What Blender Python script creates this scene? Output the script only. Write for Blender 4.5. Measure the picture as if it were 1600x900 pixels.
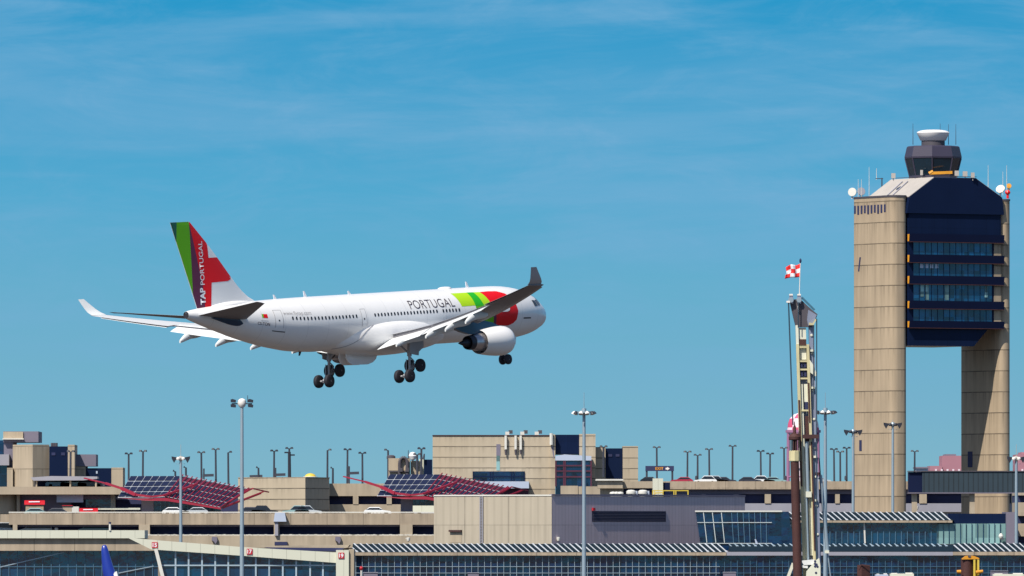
import bpy, bmesh, math, random
from mathutils import Vector, Matrix
R_ = math.radians
random.seed(7)
for o in list(bpy.data.objects): bpy.data.objects.remove(o)
S = bpy.context.scene
COL = S.collection

# ------------------------------------------------------------------ camera
F, CY, H = 16000.0, 840.0, 8.0          # focal length in photo pixels, horizon row, eye height (m)
cd = bpy.data.cameras.new('camera'); cam = bpy.data.objects.new('camera', cd); COL.objects.link(cam)
cam.location = (0, 0, H); cam.rotation_euler = (R_(90), 0, 0)
cd.sensor_width = 36; cd.lens = 36 * F / 1600; cd.shift_y = (CY - 450) / 1600
cd.clip_start = 1; cd.clip_end = 60000
S.camera = cam
S.view_settings.view_transform = 'Standard'; S.view_settings.look = 'None'
S.view_settings.gamma = 1; S.view_settings.exposure = 0.3
S.view_settings.use_curve_mapping = False

def lin(r, g, b):
    f = lambda c: (c/255/12.92) if c/255 <= .04045 else ((c/255+.055)/1.055)**2.4
    return (f(r), f(g), f(b), 1)

# ------------------------------------------------------------------ sun and sky
SUN_A, SUN_E = R_(34), R_(51)
sd = Vector((-math.sin(SUN_A)*math.cos(SUN_E), -math.cos(SUN_A)*math.cos(SUN_E), math.sin(SUN_E)))
ld = bpy.data.lights.new('sun', 'SUN'); ld.energy = 4.8; ld.angle = R_(.5); ld.color = (1, .93, .82)
sun = bpy.data.objects.new('sun', ld); COL.objects.link(sun)
sun.rotation_euler = (-sd).to_track_quat('-Z', 'Y').to_euler(); sun.location = (-200, -200, 400)

W = bpy.data.worlds.new('World'); S.world = W; W.use_nodes = True
nt = W.node_tree; nt.nodes.clear()
def N(t, **k):
    n = nt.nodes.new(t)
    for a, v in k.items(): setattr(n, a, v)
    return n
sky = N('ShaderNodeTexSky', sky_type='NISHITA'); sky.sun_disc = False
sky.sun_elevation = SUN_E; sky.sun_rotation = math.pi + SUN_A; sky.altitude = 5; sky.air_density = 1; sky.dust_density = .6; sky.ozone_density = 2.5
bg1 = N('ShaderNodeBackground'); bg1.inputs[1].default_value = .095
nt.links.new(sky.outputs[0], bg1.inputs[0])
tc = N('ShaderNodeTexCoord'); sx = N('ShaderNodeSeparateXYZ'); nt.links.new(tc.outputs['Generated'], sx.inputs[0])
mr = N('ShaderNodeMapRange'); mr.inputs[1].default_value = 0; mr.inputs[2].default_value = .06; nt.links.new(sx.outputs[2], mr.inputs[0])
rp = N('ShaderNodeValToRGB'); el = rp.color_ramp.elements
stops = [(0, (130, 183, 202)), (.12, (127, 182, 203)), (.25, (116, 178, 204)), (.41, (102, 175, 206)), (.56, (84, 170, 209)), (.75, (66, 160, 206)), (.87, (44, 153, 203)), (1, (38, 146, 198))]
el[0].position, el[0].color = stops[0][0], lin(*stops[0][1]); el[1].position, el[1].color = 1, lin(*stops[-1][1])
for p, c in stops[1:-1]:
    e = el.new(p); e.color = lin(*c)
nt.links.new(mr.outputs[0], rp.inputs[0])
# thin cirrus: stretched noise on the view direction
def cloud(scale, sxyz, lo, hi, det=5, rough=.55, dist=0.):
    mp = N('ShaderNodeMapping'); mp.inputs['Scale'].default_value = sxyz; mp.inputs['Rotation'].default_value = (0, R_(1.5), 0)
    nz = N('ShaderNodeTexNoise'); nz.inputs['Scale'].default_value = scale; nz.inputs['Detail'].default_value = det; nz.inputs['Roughness'].default_value = rough
    nz.inputs['Distortion'].default_value = dist
    m = N('ShaderNodeMapRange', interpolation_type='SMOOTHSTEP'); m.inputs[1].default_value = lo; m.inputs[2].default_value = hi
    nt.links.new(tc.outputs['Generated'], mp.inputs[0]); nt.links.new(mp.outputs[0], nz.inputs[0]); nt.links.new(nz.outputs[0], m.inputs[0])
    return m.outputs[0]
c1 = cloud(9, (1.7, 1, 15), .40, .68, 7, .6, .5)
c2 = cloud(34, (1.5, 1, 5), .40, .75, 8, .68, .8)
def M(op, a, b=None):
    n = N('ShaderNodeMath', operation=op)
    for i, v in enumerate((a, b)):
        if v is None: continue
        if isinstance(v, (int, float)): n.inputs[i].default_value = v
        else: nt.links.new(v, n.inputs[i])
    return n.outputs[0]
hi = N('ShaderNodeMapRange'); hi.inputs[1].default_value = .004; hi.inputs[2].default_value = .035; nt.links.new(sx.outputs[2], hi.inputs[0])
fac = M('MULTIPLY', M('MULTIPLY', M('ADD', M('MULTIPLY', c1, .8), M('MULTIPLY', c2, .6)), hi.outputs[0]), .64)
mx = N('ShaderNodeMix', data_type='RGBA'); nt.links.new(fac, mx.inputs[0]); nt.links.new(rp.outputs[0], mx.inputs[6]); mx.inputs[7].default_value = lin(120, 176, 214)
bg2 = N('ShaderNodeBackground'); nt.links.new(mx.outputs[2], bg2.inputs[0]); bg2.inputs[1].default_value = .80
m2 = N('ShaderNodeMapRange', interpolation_type='SMOOTHSTEP'); m2.inputs[1].default_value = .07; m2.inputs[2].default_value = .22; nt.links.new(sx.outputs[2], m2.inputs[0])
ms = N('ShaderNodeMixShader'); nt.links.new(m2.outputs[0], ms.inputs[0]); nt.links.new(bg2.outputs[0], ms.inputs[1]); nt.links.new(bg1.outputs[0], ms.inputs[2])
out = N('ShaderNodeOutputWorld'); nt.links.new(ms.outputs[0], out.inputs[0])

# ------------------------------------------------------------------ materials
MATS = {}
def surf(name, col, rough=.8, metal=0., var=.1, scale=.25, streak=0., jz=0, jx=0, jw=.06, jdark=.55, joff=0., uy=0., pane=0., spec=.5, coat=0., bump=0., rib=0, stain=0., wave=0., ior=0):
    """procedural surface: noise mottling, vertical weather streaks, horizontal / vertical joints, per-pane tone"""
    m = bpy.data.materials.new(name); m.use_nodes = True; MATS[name] = m
    t = m.node_tree; b = t.nodes['Principled BSDF']; L = t.links.new
    def n(ty, **k):
        q = t.nodes.new(ty)
        for a, v in k.items(): setattr(q, a, v)
        return q
    def mth(op, *a):
        q = n('ShaderNodeMath', operation=op)
        for i, v in enumerate(a):
            if isinstance(v, (int, float)): q.inputs[i].default_value = v
            else: L(v, q.inputs[i])
        return q.outputs[0]
    tcn = n('ShaderNodeTexCoord'); obj = tcn.outputs['Object']
    def noise(vec, sc, det=4):
        q = n('ShaderNodeTexNoise'); q.inputs['Scale'].default_value = sc; q.inputs['Detail'].default_value = det; L(vec, q.inputs[0]); return q.outputs[0]
    f = mth('ADD', mth('MULTIPLY', noise(obj, scale, 6), 2*var), 1-var)
    sp = n('ShaderNodeSeparateXYZ'); L(obj, sp.inputs[0])
    u = mth('ADD', sp.outputs[0], mth('MULTIPLY', sp.outputs[1], uy)) if uy else sp.outputs[0]
    if streak:
        mp = n('ShaderNodeMapping'); mp.inputs['Scale'].default_value = (1, 1, .06); L(obj, mp.inputs[0])
        f = mth('MULTIPLY', f, mth('ADD', mth('MULTIPLY', noise(mp.outputs[0], .9, 5), 2*streak), 1-streak))
    def joint(f, c, j, w, dark, off=0.):
        fr = mth('FRACT', mth('DIVIDE', mth('ADD', c, off+1000*j), j))
        line = mth('LESS_THAN', fr, w/j)
        pat = mth('ADD', mth('MULTIPLY', noise(obj, .35, 3), 1.2), .4)
        return mth('MULTIPLY', f, mth('SUBTRACT', 1, mth('MULTIPLY', mth('MULTIPLY', line, 1-dark), pat)))
    if jz: f = joint(f, sp.outputs[2], jz, jw, jdark, joff)
    if stain:                                   # rain streaks running down from each joint or from the top edge
        j = jz or 3.
        fr = mth('FRACT', mth('DIVIDE', mth('ADD', sp.outputs[2], joff+1000*j), j))
        mp2 = n('ShaderNodeMapping'); mp2.inputs['Scale'].default_value = (1, 1, .02); L(obj, mp2.inputs[0])
        st = mth('MAXIMUM', mth('MULTIPLY', mth('SUBTRACT', noise(mp2.outputs[0], 1.6, 6), .45), 5), 0)
        st = mth('MINIMUM', st, 1)
        f = mth('MULTIPLY', f, mth('SUBTRACT', 1, mth('MULTIPLY', mth('MULTIPLY', st, mth('POWER', fr, 1.6)), stain)))
    if jx: f = joint(f, u, jx, jw, jdark)
    if rib: f = joint(f, u, rib, rib*.3, .9)
    if pane:
        cx = n('ShaderNodeCombineXYZ')
        L(mth('FLOOR', mth('DIVIDE', u, pane)), cx.inputs[0]); L(mth('FLOOR', mth('DIVIDE', sp.outputs[2], pane*1.4)), cx.inputs[1])
        wn = n('ShaderNodeTexWhiteNoise'); L(cx.outputs[0], wn.inputs[0])
        f = mth('MULTIPLY', f, mth('ADD', mth('MULTIPLY', wn.outputs[0], 1.1), .45))
    vm = n('ShaderNodeVectorMath', operation='SCALE'); vm.inputs[0].default_value = col[:3]; L(f, vm.inputs['Scale'])
    L(vm.outputs[0], b.inputs['Base Color'])
    b.inputs['Roughness'].default_value = rough; b.inputs['Metallic'].default_value = metal
    b.inputs['Specular IOR Level'].default_value = spec; b.inputs['Coat Weight'].default_value = coat
    if coat: b.inputs['Coat Roughness'].default_value = .08
    if ior: b.inputs['IOR'].default_value = ior
    if wave:                                    # float-glass waviness: each pane reflects a slightly different bit of sky
        bp = n('ShaderNodeBump'); bp.inputs['Strength'].default_value = 1; bp.inputs['Distance'].default_value = wave
        L(mth('ADD', noise(obj, .55, 3), mth('MULTIPLY', noise(obj, .12, 2), 3)), bp.inputs['Height']); L(bp.outputs[0], b.inputs['Normal'])
    if bump:
        bp = n('ShaderNodeBump'); bp.inputs['Strength'].default_value = bump; bp.inputs['Distance'].default_value = .1
        L(noise(obj, scale*12, 5), bp.inputs['Height']); L(bp.outputs[0], b.inputs['Normal'])
    return m
BEIGE = (.47, .385, .27)
surf('ground_mat', (.065, .05, .042), .9, var=.3, scale=.02)
surf('beige', (.43,.352,.255), .85, var=.12, streak=.12, jz=4, jw=.16, jdark=.55, stain=.3)
surf('beige_panels', (.435, .365, .268), .85, var=.10, scale=.1, streak=.1, jz=1.86, jw=.17, jdark=.35, joff=.4, stain=.25)
surf('beige_plain', (.385, .32, .235), .88, var=.2, streak=.25, stain=.2)
surf('band', (.36, .292, .215), .9, var=.2, scale=.4, streak=.36, jx=6, jw=.14, jdark=.65, stain=.25)
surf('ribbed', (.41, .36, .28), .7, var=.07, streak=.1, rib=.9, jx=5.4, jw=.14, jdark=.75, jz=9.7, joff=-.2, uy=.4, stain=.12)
surf('ribbed_shade_tint', (.52, .43, .46), .7, var=.06, streak=.08, rib=.9, jx=7.3, jw=.14, jdark=.8, jz=9.7, joff=-.2, uy=.6, stain=.1)  # same ribbed wall, purple tone of its unlit side put into the colour
surf('tower_concrete', (.385, .30, .205), .9, var=.2, scale=.12, streak=.24, jz=4.1, jw=.2, jdark=.4, joff=.5, stain=.38)
surf('parapet_white', (.58, .585, .48), .7, var=.06, jx=2.1, jw=.09, jdark=.72)
surf('white_trim', (.62, .61, .56), .6, var=.12, scale=1.)
surf('grey', (.28, .28, .33), .7, var=.1, streak=.08)
surf('purple_grey', (.165, .15, .20), .75, var=.08)
surf('light_blue_grey', (.42, .48, .6), .6, var=.08)
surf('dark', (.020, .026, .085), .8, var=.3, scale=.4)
surf('dark_navy', (.006, .011, .04), .55, var=.18, scale=.15, spec=.12)
surf('navy', (.005, .012, .042), .45, var=.12, scale=.2, spec=.12)
surf('navy_panel', (.005, .012, .042), .4, var=.2, scale=.15, streak=.15, jx=2.6, jw=.07, jdark=.7, jz=3.1, spec=.12)
surf('glass', (.003, .028, .07), .06, var=.35, scale=.12, pane=1.25, ior=1.9, wave=.018)
surf('glass_dark', (.002, .015, .05), .06, var=.35, scale=.1, pane=.98, ior=1.8, wave=.018)
surf('glass_tower', (.003, .05, .13), .1, var=.5, scale=.35, pane=1.3, ior=1.7, wave=.018, uy=.5)
surf('glass_teal', (.19, .33, .33), .3, var=.1, pane=1.9, scale=.3)
surf('mullion', (.36, .46, .53), .5, metal=.2, var=.3, scale=.3)
surf('mullion_faint', (.06, .14, .22), .5, var=.15)
surf('steel', (.30, .38, .44), .45, metal=.3, var=.1, scale=.6)
surf('lamp_pole', (.035, .04, .06), .6, var=.1)
surf('lamp_head', (.02, .022, .035), .5, var=.1)
surf('lamp_white', (.75, .72, .68), .5, var=.05)
surf('lamp_glass', (.5, .55, .55), .2, var=.1)
surf('solar', (.012, .014, .04), .25, var=.25, scale=.3, spec=.3)
surf('roof_dark', (.006, .014, .02), .5, var=.3, scale=.4, spec=.15)
surf('solar_frame', (.40, .43, .48), .5, var=.05)
surf('red_steel', (.27, .010, .035), .5, var=.2, scale=.6)
surf('maroon', (.07, .012, .035), .6, var=.2, scale=.6)
surf('red_sign', (.48, .012, .025), .5, var=.03)
surf('yellow', (.62, .46, .06), .5, var=.15)
surf('orange_yellow', (.62, .27, .015), .5, var=.2, scale=2)
surf('rust', (.062, .020, .017), .75, var=.45, scale=.9, streak=.35, bump=.3)
surf('rust_dark', (.055, .02, .02), .75, var=.3, scale=.9, streak=.3)
surf('cream', (.56, .50, .29), .5, var=.2, scale=1.2, streak=.25)
surf('cream_white', (.66, .66, .54), .5, var=.12, scale=1.2, streak=.1)
surf('rig_grey', (.22, .25, .34), .5, metal=.1, var=.18, scale=.8, streak=.15)
surf('rig_dark', (.07, .062, .075), .6, var=.25, scale=.8)
surf('cable', (.02, .05, .08), .6, var=.05)
surf('flag_red', (.72, .02, .02), .7, var=.06)
surf('flag_white', (.75, .76, .8), .7, var=.04)
surf('pink_brick', (.36, .17, .21), .9, var=.15, scale=.06)  # brick pink with some haze blue mixed into the colour
surf('pale_roof', (.45, .4, .48), .9, var=.2, scale=.08)
surf('tank_red', (.55, .07, .16), .6, var=.1)
surf('tank_white', (.75, .62, .68), .6, var=.08)
surf('tank_steel', (.30, .14, .25), .6, var=.1)
surf('radome', (.78, .76, .76), .5, var=.03)
surf('cab_purple', (.04, .034, .062), .5, var=.1)
surf('cab_glass', (.006, .02, .035), .08, var=.4, scale=.5, spec=.6)
surf('roof_light', (.40, .37, .34), .7, var=.12, scale=.3, streak=.1)
surf('red_lamp', (.8, .02, .02), .3, var=.02)
surf('corrugated', (.022, .04, .055), .55, var=.2, scale=.3, jx=.95, jw=.22, jdark=.45)
surf('roof_rib_paint', (.52, .55, .58), .45, var=.25, scale=.5)
surf('white_paint', (.72, .72, .70), .35, var=.02)
surf('car_glass', (.012, .016, .022), .1, var=.1)
surf('tyre', (.012, .012, .02), .75, var=.15, scale=2)
for nm, c in dict(red=(.32, .02, .05), white=(.72, .74, .76), dark=(.03, .03, .045), blue=(.08, .25, .42), silver=(.42, .46, .5), teal=(.22, .36, .38), black=(.012, .012, .018)).items():
    surf('car_'+nm, c, .3, var=.03, coat=.6)
# airliner
surf('air_white', (.80, .79, .78), .32, var=.035, scale=.5, coat=.3)
surf('air_skin', (.80, .79, .78), .30, var=.04, scale=.5, coat=.35, jx=3.18, jw=.035, jdark=.72)
surf('air_grey', (.36, .37, .40), .45, var=.05, scale=.5)
surf('wing_lit', (.55,.56,.57), .45, var=.05)
surf('wing_shaded', (.17, .165, .185), .5, var=.12, scale=.6)
surf('flap_white', (.68, .70, .70), .45, var=.04, scale=.8)
surf('air_dark', (.02, .018, .025), .6, var=.1)
surf('air_metal', (.52, .50, .52), .3, metal=.85, var=.08, scale=2)
surf('exhaust', (.03, .035, .05), .45, metal=.5, var=.2, scale=2)
surf('inlet_blue', (.008, .04, .09), .3, var=.2)
surf('lv_lime', (.40, .66, .012), .4, var=.02, spec=.2)
surf('lv_green', (.02, .42, .02), .4, var=.02, spec=.2)
surf('lv_leaf', (.115, .42, .008), .4, var=.02, spec=.2)
surf('lv_darkgreen', (.005, .09, .05), .4, var=.02)
surf('lv_red', (.72, .006, .012), .4, var=.02, spec=.2)
surf('lv_purple', (.105, .006, .045), .4, var=.02)
surf('ink', (.03, .015, .03), .5, var=.02)
surf('ink_grey', (.28, .27, .28), .5, var=.02)
surf('parked_blue', (.01, .03, .28), .35, var=.03, coat=.4)

# ------------------------------------------------------------------ mesh helpers
ORIG = {}
def X(px, D): return (px-800)/F*D
def Z(py, D): return H+(CY-py)/F*D
def P(px, py, D): return Vector((X(px, D), D, Z(py, D)))

class MB:
    def __init__(s): s.v = []; s.f = []; s.m = []; s.k = 0
    def mat(s, k): s.k = k; return s
    def add(s, vs, fs):
        o = len(s.v); s.v += [tuple(v) for v in vs]
        for f in fs: s.f.append([o+i for i in f]); s.m.append(s.k)
        return s
    def box(s, x0, x1, y0, y1, z0, z1):
        if x0 > x1: x0, x1 = x1, x0
        if z0 > z1: z0, z1 = z1, z0
        return s.add([(x0,y0,z0),(x1,y0,z0),(x1,y1,z0),(x0,y1,z0),(x0,y0,z1),(x1,y0,z1),(x1,y1,z1),(x0,y1,z1)],
                     [(3,2,1,0),(4,5,6,7),(0,1,5,4),(1,2,6,5),(2,3,7,6),(3,0,4,7)])
    def pbox(s, px0, px1, py0, py1, D, depth):      # box given by its front rectangle at distance D
        return s.box(X(px0,D), X(px1,D), D, D+depth, Z(py1,D), Z(py0,D))
    def prism(s, fp, z0, z1):                       # footprint [(x,y)] counter-clockwise seen from above
        n = len(fp)
        a = sum(fp[i][0]*fp[(i+1)%n][1]-fp[(i+1)%n][0]*fp[i][1] for i in range(n))
        if a < 0: fp = fp[::-1]
        vs = [(x,y,z0) for x,y in fp]+[(x,y,z1) for x,y in fp]
        return s.add(vs, [tuple(range(n))[::-1], tuple(range(n,2*n))]+[(i,(i+1)%n,n+(i+1)%n,n+i) for i in range(n)])
    def extrude(s, poly, d):                        # planar polygon (front face, points) pushed by vector d
        n = len(poly); d = Vector(d); p = [Vector(q) for q in poly]
        nrm = Vector((0,0,0))
        for i in range(n): nrm += p[i].cross(p[(i+1)%n])
        if nrm.dot(d) > 0: p = p[::-1]
        return s.add(p+[q+d for q in p], [tuple(range(n)), tuple(range(n,2*n))[::-1]]+[((i+1)%n,i,n+i,n+(i+1)%n) for i in range(n)])
    def ppoly(s, pts, D, depth): return s.extrude([P(x,y,D) for x,y in pts], (0,depth,0))
    def tube(s, a, b, r0, r1=None, n=10, cap=True):
        a, b = Vector(a), Vector(b); r1 = r0 if r1 is None else r1
        d = (b-a).normalized(); u = d.orthogonal().normalized(); w = d.cross(u)
        vs = []
        for c, r in ((a,r0),(b,r1)):
            for i in range(n):
                t = 2*math.pi*i/n; vs.append(c+u*(r*math.cos(t))+w*(r*math.sin(t)))
        fs = [(i,(i+1)%n,n+(i+1)%n,n+i) for i in range(n)]
        if cap: fs += [tuple(range(n))[::-1], tuple(range(n,2*n))]
        return s.add(vs, fs)
    def lathe(s, c, prof, n=24, axis=(0,0,1)):      # prof [(r,h)]
        ax = Vector(axis).normalized(); u = ax.orthogonal().normalized(); w = ax.cross(u); c = Vector(c)
        vs = []
        for r, h in prof:
            for i in range(n):
                t = 2*math.pi*i/n; vs.append(c+ax*h+u*(r*math.cos(t))+w*(r*math.sin(t)))
        fs = []
        for k in range(len(prof)-1):
            for i in range(n): fs.append((k*n+i, k*n+(i+1)%n, (k+1)*n+(i+1)%n, (k+1)*n+i))
        if prof[0][0] > 1e-4: fs.append(tuple(range(n))[::-1])
        if prof[-1][0] > 1e-4: fs.append(tuple(range((len(prof)-1)*n, len(prof)*n)))
        return s.add(vs, fs)
    def bar(s, a, b, w, h=None):                    # square bar between two points
        a, b = Vector(a), Vector(b); h = w if h is None else h
        d = (b-a).normalized(); up = Vector((0,0,1)) if abs(d.z) < .95 else Vector((0,1,0))
        u = d.cross(up).normalized()*(w/2); k = u.cross(d).normalized()*(h/2)
        vs = [a-u-k,a+u-k,a+u+k,a-u+k,b-u-k,b+u-k,b+u+k,b-u+k]
        return s.add(vs, [(0,1,2,3),(7,6,5,4),(1,0,4,5),(2,1,5,6),(3,2,6,7),(0,3,7,4)])
    def loft(s, secs, cap=True, closed=True):
        n = len(secs[0]); vs = [p for q in secs for p in q]; fs = []
        for k in range(len(secs)-1):
            for i in range(n if closed else n-1): fs.append((k*n+i, k*n+(i+1)%n, (k+1)*n+(i+1)%n, (k+1)*n+i))
        if cap: fs += [tuple(range(n))[::-1], tuple(range((len(secs)-1)*n, len(secs)*n))]
        return s.add(vs, fs)
    def build(s, name, mats, parent=None, fix=True, smooth=True, ang=32):
        if isinstance(mats, str): mats = [mats]
        if parent is not None: org = ORIG[parent.name]
        else:
            xs, ys, zs = zip(*s.v); org = Vector(((min(xs)+max(xs))/2, (min(ys)+max(ys))/2, min(zs)))
        me = bpy.data.meshes.new(name)
        me.from_pydata([tuple(Vector(v)-org) for v in s.v], [], s.f)
        for m in mats: me.materials.append(MATS[m])
        me.polygons.foreach_set('material_index', s.m)
        if fix:
            bm = bmesh.new(); bm.from_mesh(me); bmesh.ops.recalc_face_normals(bm, faces=bm.faces); bm.to_mesh(me); bm.free()
        if smooth:
            me.polygons.foreach_set('use_smooth', [True]*len(me.polygons)); me.set_sharp_from_angle(angle=R_(ang))
        me.update()
        o = bpy.data.objects.new(name, me); COL.objects.link(o)
        if parent is not None: o.parent = parent; ORIG[o.name] = org
        else: o.location = org; ORIG[o.name] = org
        return o
def tag(o, label, cat, group=None, kind=None):
    o['label'] = label; o['category'] = cat
    if group: o['group'] = group
    if kind: o['kind'] = kind
    return o
def thing(name, label, cat, loc, group=None):
    o = bpy.data.objects.new(name, None); COL.objects.link(o); o.location = loc; o.empty_display_size = .5
    ORIG[o.name] = Vector(loc); return tag(o, label, cat, group)
def pthing(name, label, cat, px, D, group=None, py=None):
    return thing(name, label, cat, (X(px,D), D, 0 if py is None else Z(py,D)), group)
def text_mesh(body, bold=0., name='lettering'):
    """outline text as bmesh in the XY plane, returned with its bounds"""
    cu = bpy.data.curves.new('t', 'FONT'); cu.body = body; cu.offset = bold; cu.resolution_u = 4
    ob = bpy.data.objects.new('t', cu); COL.objects.link(ob)
    dg = bpy.context.evaluated_depsgraph_get(); dg.update()
    me = bpy.data.meshes.new_from_object(ob.evaluated_get(dg)); bm = bmesh.new(); bm.from_mesh(me)
    bpy.data.objects.remove(ob); bpy.data.curves.remove(cu); bpy.data.meshes.remove(me)
    xs = [v.co.x for v in bm.verts]; ys = [v.co.y for v in bm.verts]
    return bm, min(xs), max(xs), min(ys), max(ys)
def cut(bm, axis, step):
    co = [v.co[axis] for v in bm.verts]; a, b = min(co), max(co)
    nrm = Vector((0,0,0)); nrm[axis] = 1
    k = a+step
    while k < b:
        p = Vector((0,0,0)); p[axis] = k
        bmesh.ops.bisect_plane(bm, geom=bm.verts[:]+bm.edges[:]+bm.faces[:], plane_co=p, plane_no=nrm); k += step
def finish(bm, name, mat, parent):
    me = bpy.data.meshes.new(name); bm.to_mesh(me); bm.free(); me.materials.append(MATS[mat])
    o = bpy.data.objects.new(name, me); COL.objects.link(o); o.parent = parent; return o

# ------------------------------------------------------------------ ground
g = MB(); g.add([(-30000,-4000,0),(30000,-4000,0),(30000,50000,0),(-30000,50000,0)], [(0,1,2,3)])
go = g.build('ground', 'ground_mat', fix=False); go['kind'] = 'structure'

# ================================================================== the landing airliner
# local frame: x = 29 - station (forward), y = -starboard, z = up.  Stations are metres back from the nose.
def LV(x, y, z): return Vector((29-x, -y, z))
def lerp(x, xs, ys):
    if x <= xs[0]: return ys[0]
    for i in range(len(xs)-1):
        if x <= xs[i+1]: return ys[i]+(ys[i+1]-ys[i])*(x-xs[i])/(xs[i+1]-xs[i])
    return ys[-1]
FX = [0,.12,.35,.8,1.5,2.5,4,6,8.2,38.5,42,46,50,54,56.5,57.5]
FR = [.02,.42,.74,1.15,1.58,2.0,2.42,2.71,2.82,2.82,2.7,2.33,1.80,1.12,.62,.36]
FZ = [-.62,-.61,-.58,-.52,-.42,-.30,-.16,-.05,0,0,.1,.40,.82,1.30,1.58,1.68]
def fr(x): return lerp(x, FX, FR)
def fz(x): return lerp(x, FX, FZ)
def wrap(x, phi, eps):
    r = fr(x)+eps; a = R_(phi); return LV(x, r*math.sin(a), fz(x)+r*math.cos(a))
def foil(s):        # half thickness of a unit-chord section, t/c = 1
    s = min(max(s,0),1); return 5*(.2969*math.sqrt(s)-.126*s-.3516*s*s+.2843*s**3-.1036*s**4)
SS = [0,.006,.02,.05,.1,.17,.26,.37,.5,.63,.76,.88,.95,1]

plane = thing('airliner', 'white passenger jet in green and red livery descending to land with its wheels down', 'airplane', (0,0,0))
YAW, PIT, ROL = .67112, .05545, .0393
fw = Vector((math.sin(YAW)*math.cos(PIT), math.cos(YAW)*math.cos(PIT), math.sin(PIT)))
r0 = Vector((math.cos(YAW), -math.sin(YAW), 0)); u0 = r0.cross(fw)
rt = r0*math.cos(ROL)+u0*math.sin(ROL); up = rt.cross(fw)
plane.matrix_world = Matrix.Translation((-14.872, 1049.144, 30.213)) @ Matrix((fw, -rt, up)).transposed().to_4x4()
ORIG[plane.name] = Vector((0,0,0))
A = plane

xs = sorted(set(FX+[.05,.22,.55,1.1,2,3.2,5,7,8.2]+[8.2+1.5*i for i in range(21)]+[38.5+.8*i for i in range(24)]))
xs = [x for x in xs if x <= 57.5]
# smooth the tabulated profile so the loft has no hard rings
def sm(f, x, h=.9):
    if x < 1.5 or x > 56.6: return f(x)
    return sum(f(min(57.5,max(0,x+d*h)))*w for d, w in ((-1,.2),(-.5,.2),(0,.2),(.5,.2),(1,.2)))
fr_t = {x: sm(fr,x) for x in xs}; fz_t = {x: sm(fz,x) for x in xs}
FX, FR, FZ = xs, [fr_t[x] for x in xs], [fz_t[x] for x in xs]
m = MB()
m.loft([[LV(x, fr(x)*math.sin(2*math.pi*i/72), fz(x)+fr(x)*math.cos(2*math.pi*i/72)) for i in range(72)] for x in xs])
fus = m.build('fuselage', 'air_skin', A, ang=60)
# belly fairing
m = MB(); secs = []
for k in range(25):
    t = k/24; x = 17.2+20.6*t
    e = math.sin(math.pi*min(1,max(0,t)))**.55 if 0 < t < 1 else .02
    if t < .5: e = (math.sin(math.pi*t))**.5 if t > 0 else .02
    w, h, zc = .6+2.75*e, .5+1.52*e, -1.62+.25*(1-e)
    q = []
    for i in range(40):
        a = 2*math.pi*i/40; c, s = math.cos(a), math.sin(a)
        q.append(LV(x, w*abs(c)**.75*(1 if c>0 else -1), zc+h*abs(s)**.75*(1 if s>0 else -1)))
    secs.append(q)
m.loft(secs); bf = m.build('belly_fairing', 'air_white', A, ang=50)
m = MB(); fs_ = secs; q = []
for i in range(-8, 7):                       # seam where the rear of the fairing meets the body
    t = (i+8)/14; k = 22-7.5*t**1.5; k0 = int(k); p = fs_[k0][i % 40].lerp(fs_[min(24,k0+1)][i % 40], k-k0)
    d = Vector((0, p.y, p.z+1.6)).normalized()*.015; q.append(p+d)
for a, b in zip(q[:-1], q[1:]): m.tube(a, b, .035, .035, 6, False)
m.build('fairing_seam', 'ink_grey', bf)

# ---- wings
def lit_shaded_skin(o):          # light upper and dark lower grey: sun and backlit shade put into the colours
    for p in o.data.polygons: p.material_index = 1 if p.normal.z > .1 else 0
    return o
def wle(y): return 19.4+(abs(y)-2.8)*.640
def wte(y): return lerp(abs(y), [0,2.8,9.6,29], [31.0,31.2,31.9,38.6])
def wz(y): a = abs(y)-2.8; return -1.62+a*.088+(max(a,0)/26.2)**2*1.7
def wsec(y, frac=1., inc=None, tc=None):
    le, te = wle(y), wte(y); c = te-le; a = R_(lerp(abs(y),[2.8,29],[3.0,-1.3]))
    tc = lerp(abs(y),[0,9.6,29],[.135,.115,.10])
    q = []
    for s in [v for v in SS[::-1] if v < frac]: q.append((s, tc*foil(s)*.62+ .006))
    pts = [(frac, tc*foil(frac)*.62+.006)]+q
    for s in [v for v in SS if 0 < v < frac]: pts.append((s, -tc*foil(s)*.5))
    pts.append((frac, -tc*foil(frac)*.5))
    out = []
    for s, h in pts:
        dx = (s-.35)*c; dz = h*c
        out.append(LV(le+.35*c+dx*math.cos(a)+dz*math.sin(a), y, wz(y)+dz*math.cos(a)-dx*math.sin(a)))
    return out
def panel(m, y0, y1, f0, fc, drop, ang, n=4):       # trailing-edge surface swung down about its own nose
    secs = []
    for k in range(n+1):
        y = y0+(y1-y0)*k/n; c = wte(y)-wle(y); a = R_(ang)
        lx, lz = wle(y)+f0*c, wz(y)-drop*c-R_(lerp(abs(y),[2.8,29],[3.0,-1.3]))*(f0-.35)*c
        fcy = fc*c
        q = []
        for s in SS[::-1]: q.append((s, .075*foil(s)*2.0*.5))
        for s in SS[1:]: q.append((s, -.075*foil(s)*.8*.5))
        secs.append([LV(lx+s*fcy*math.cos(a)+h*fcy*math.sin(a), y, lz-s*fcy*math.sin(a)+h*fcy*math.cos(a)) for s, h in q])
    m.loft(secs)
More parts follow.
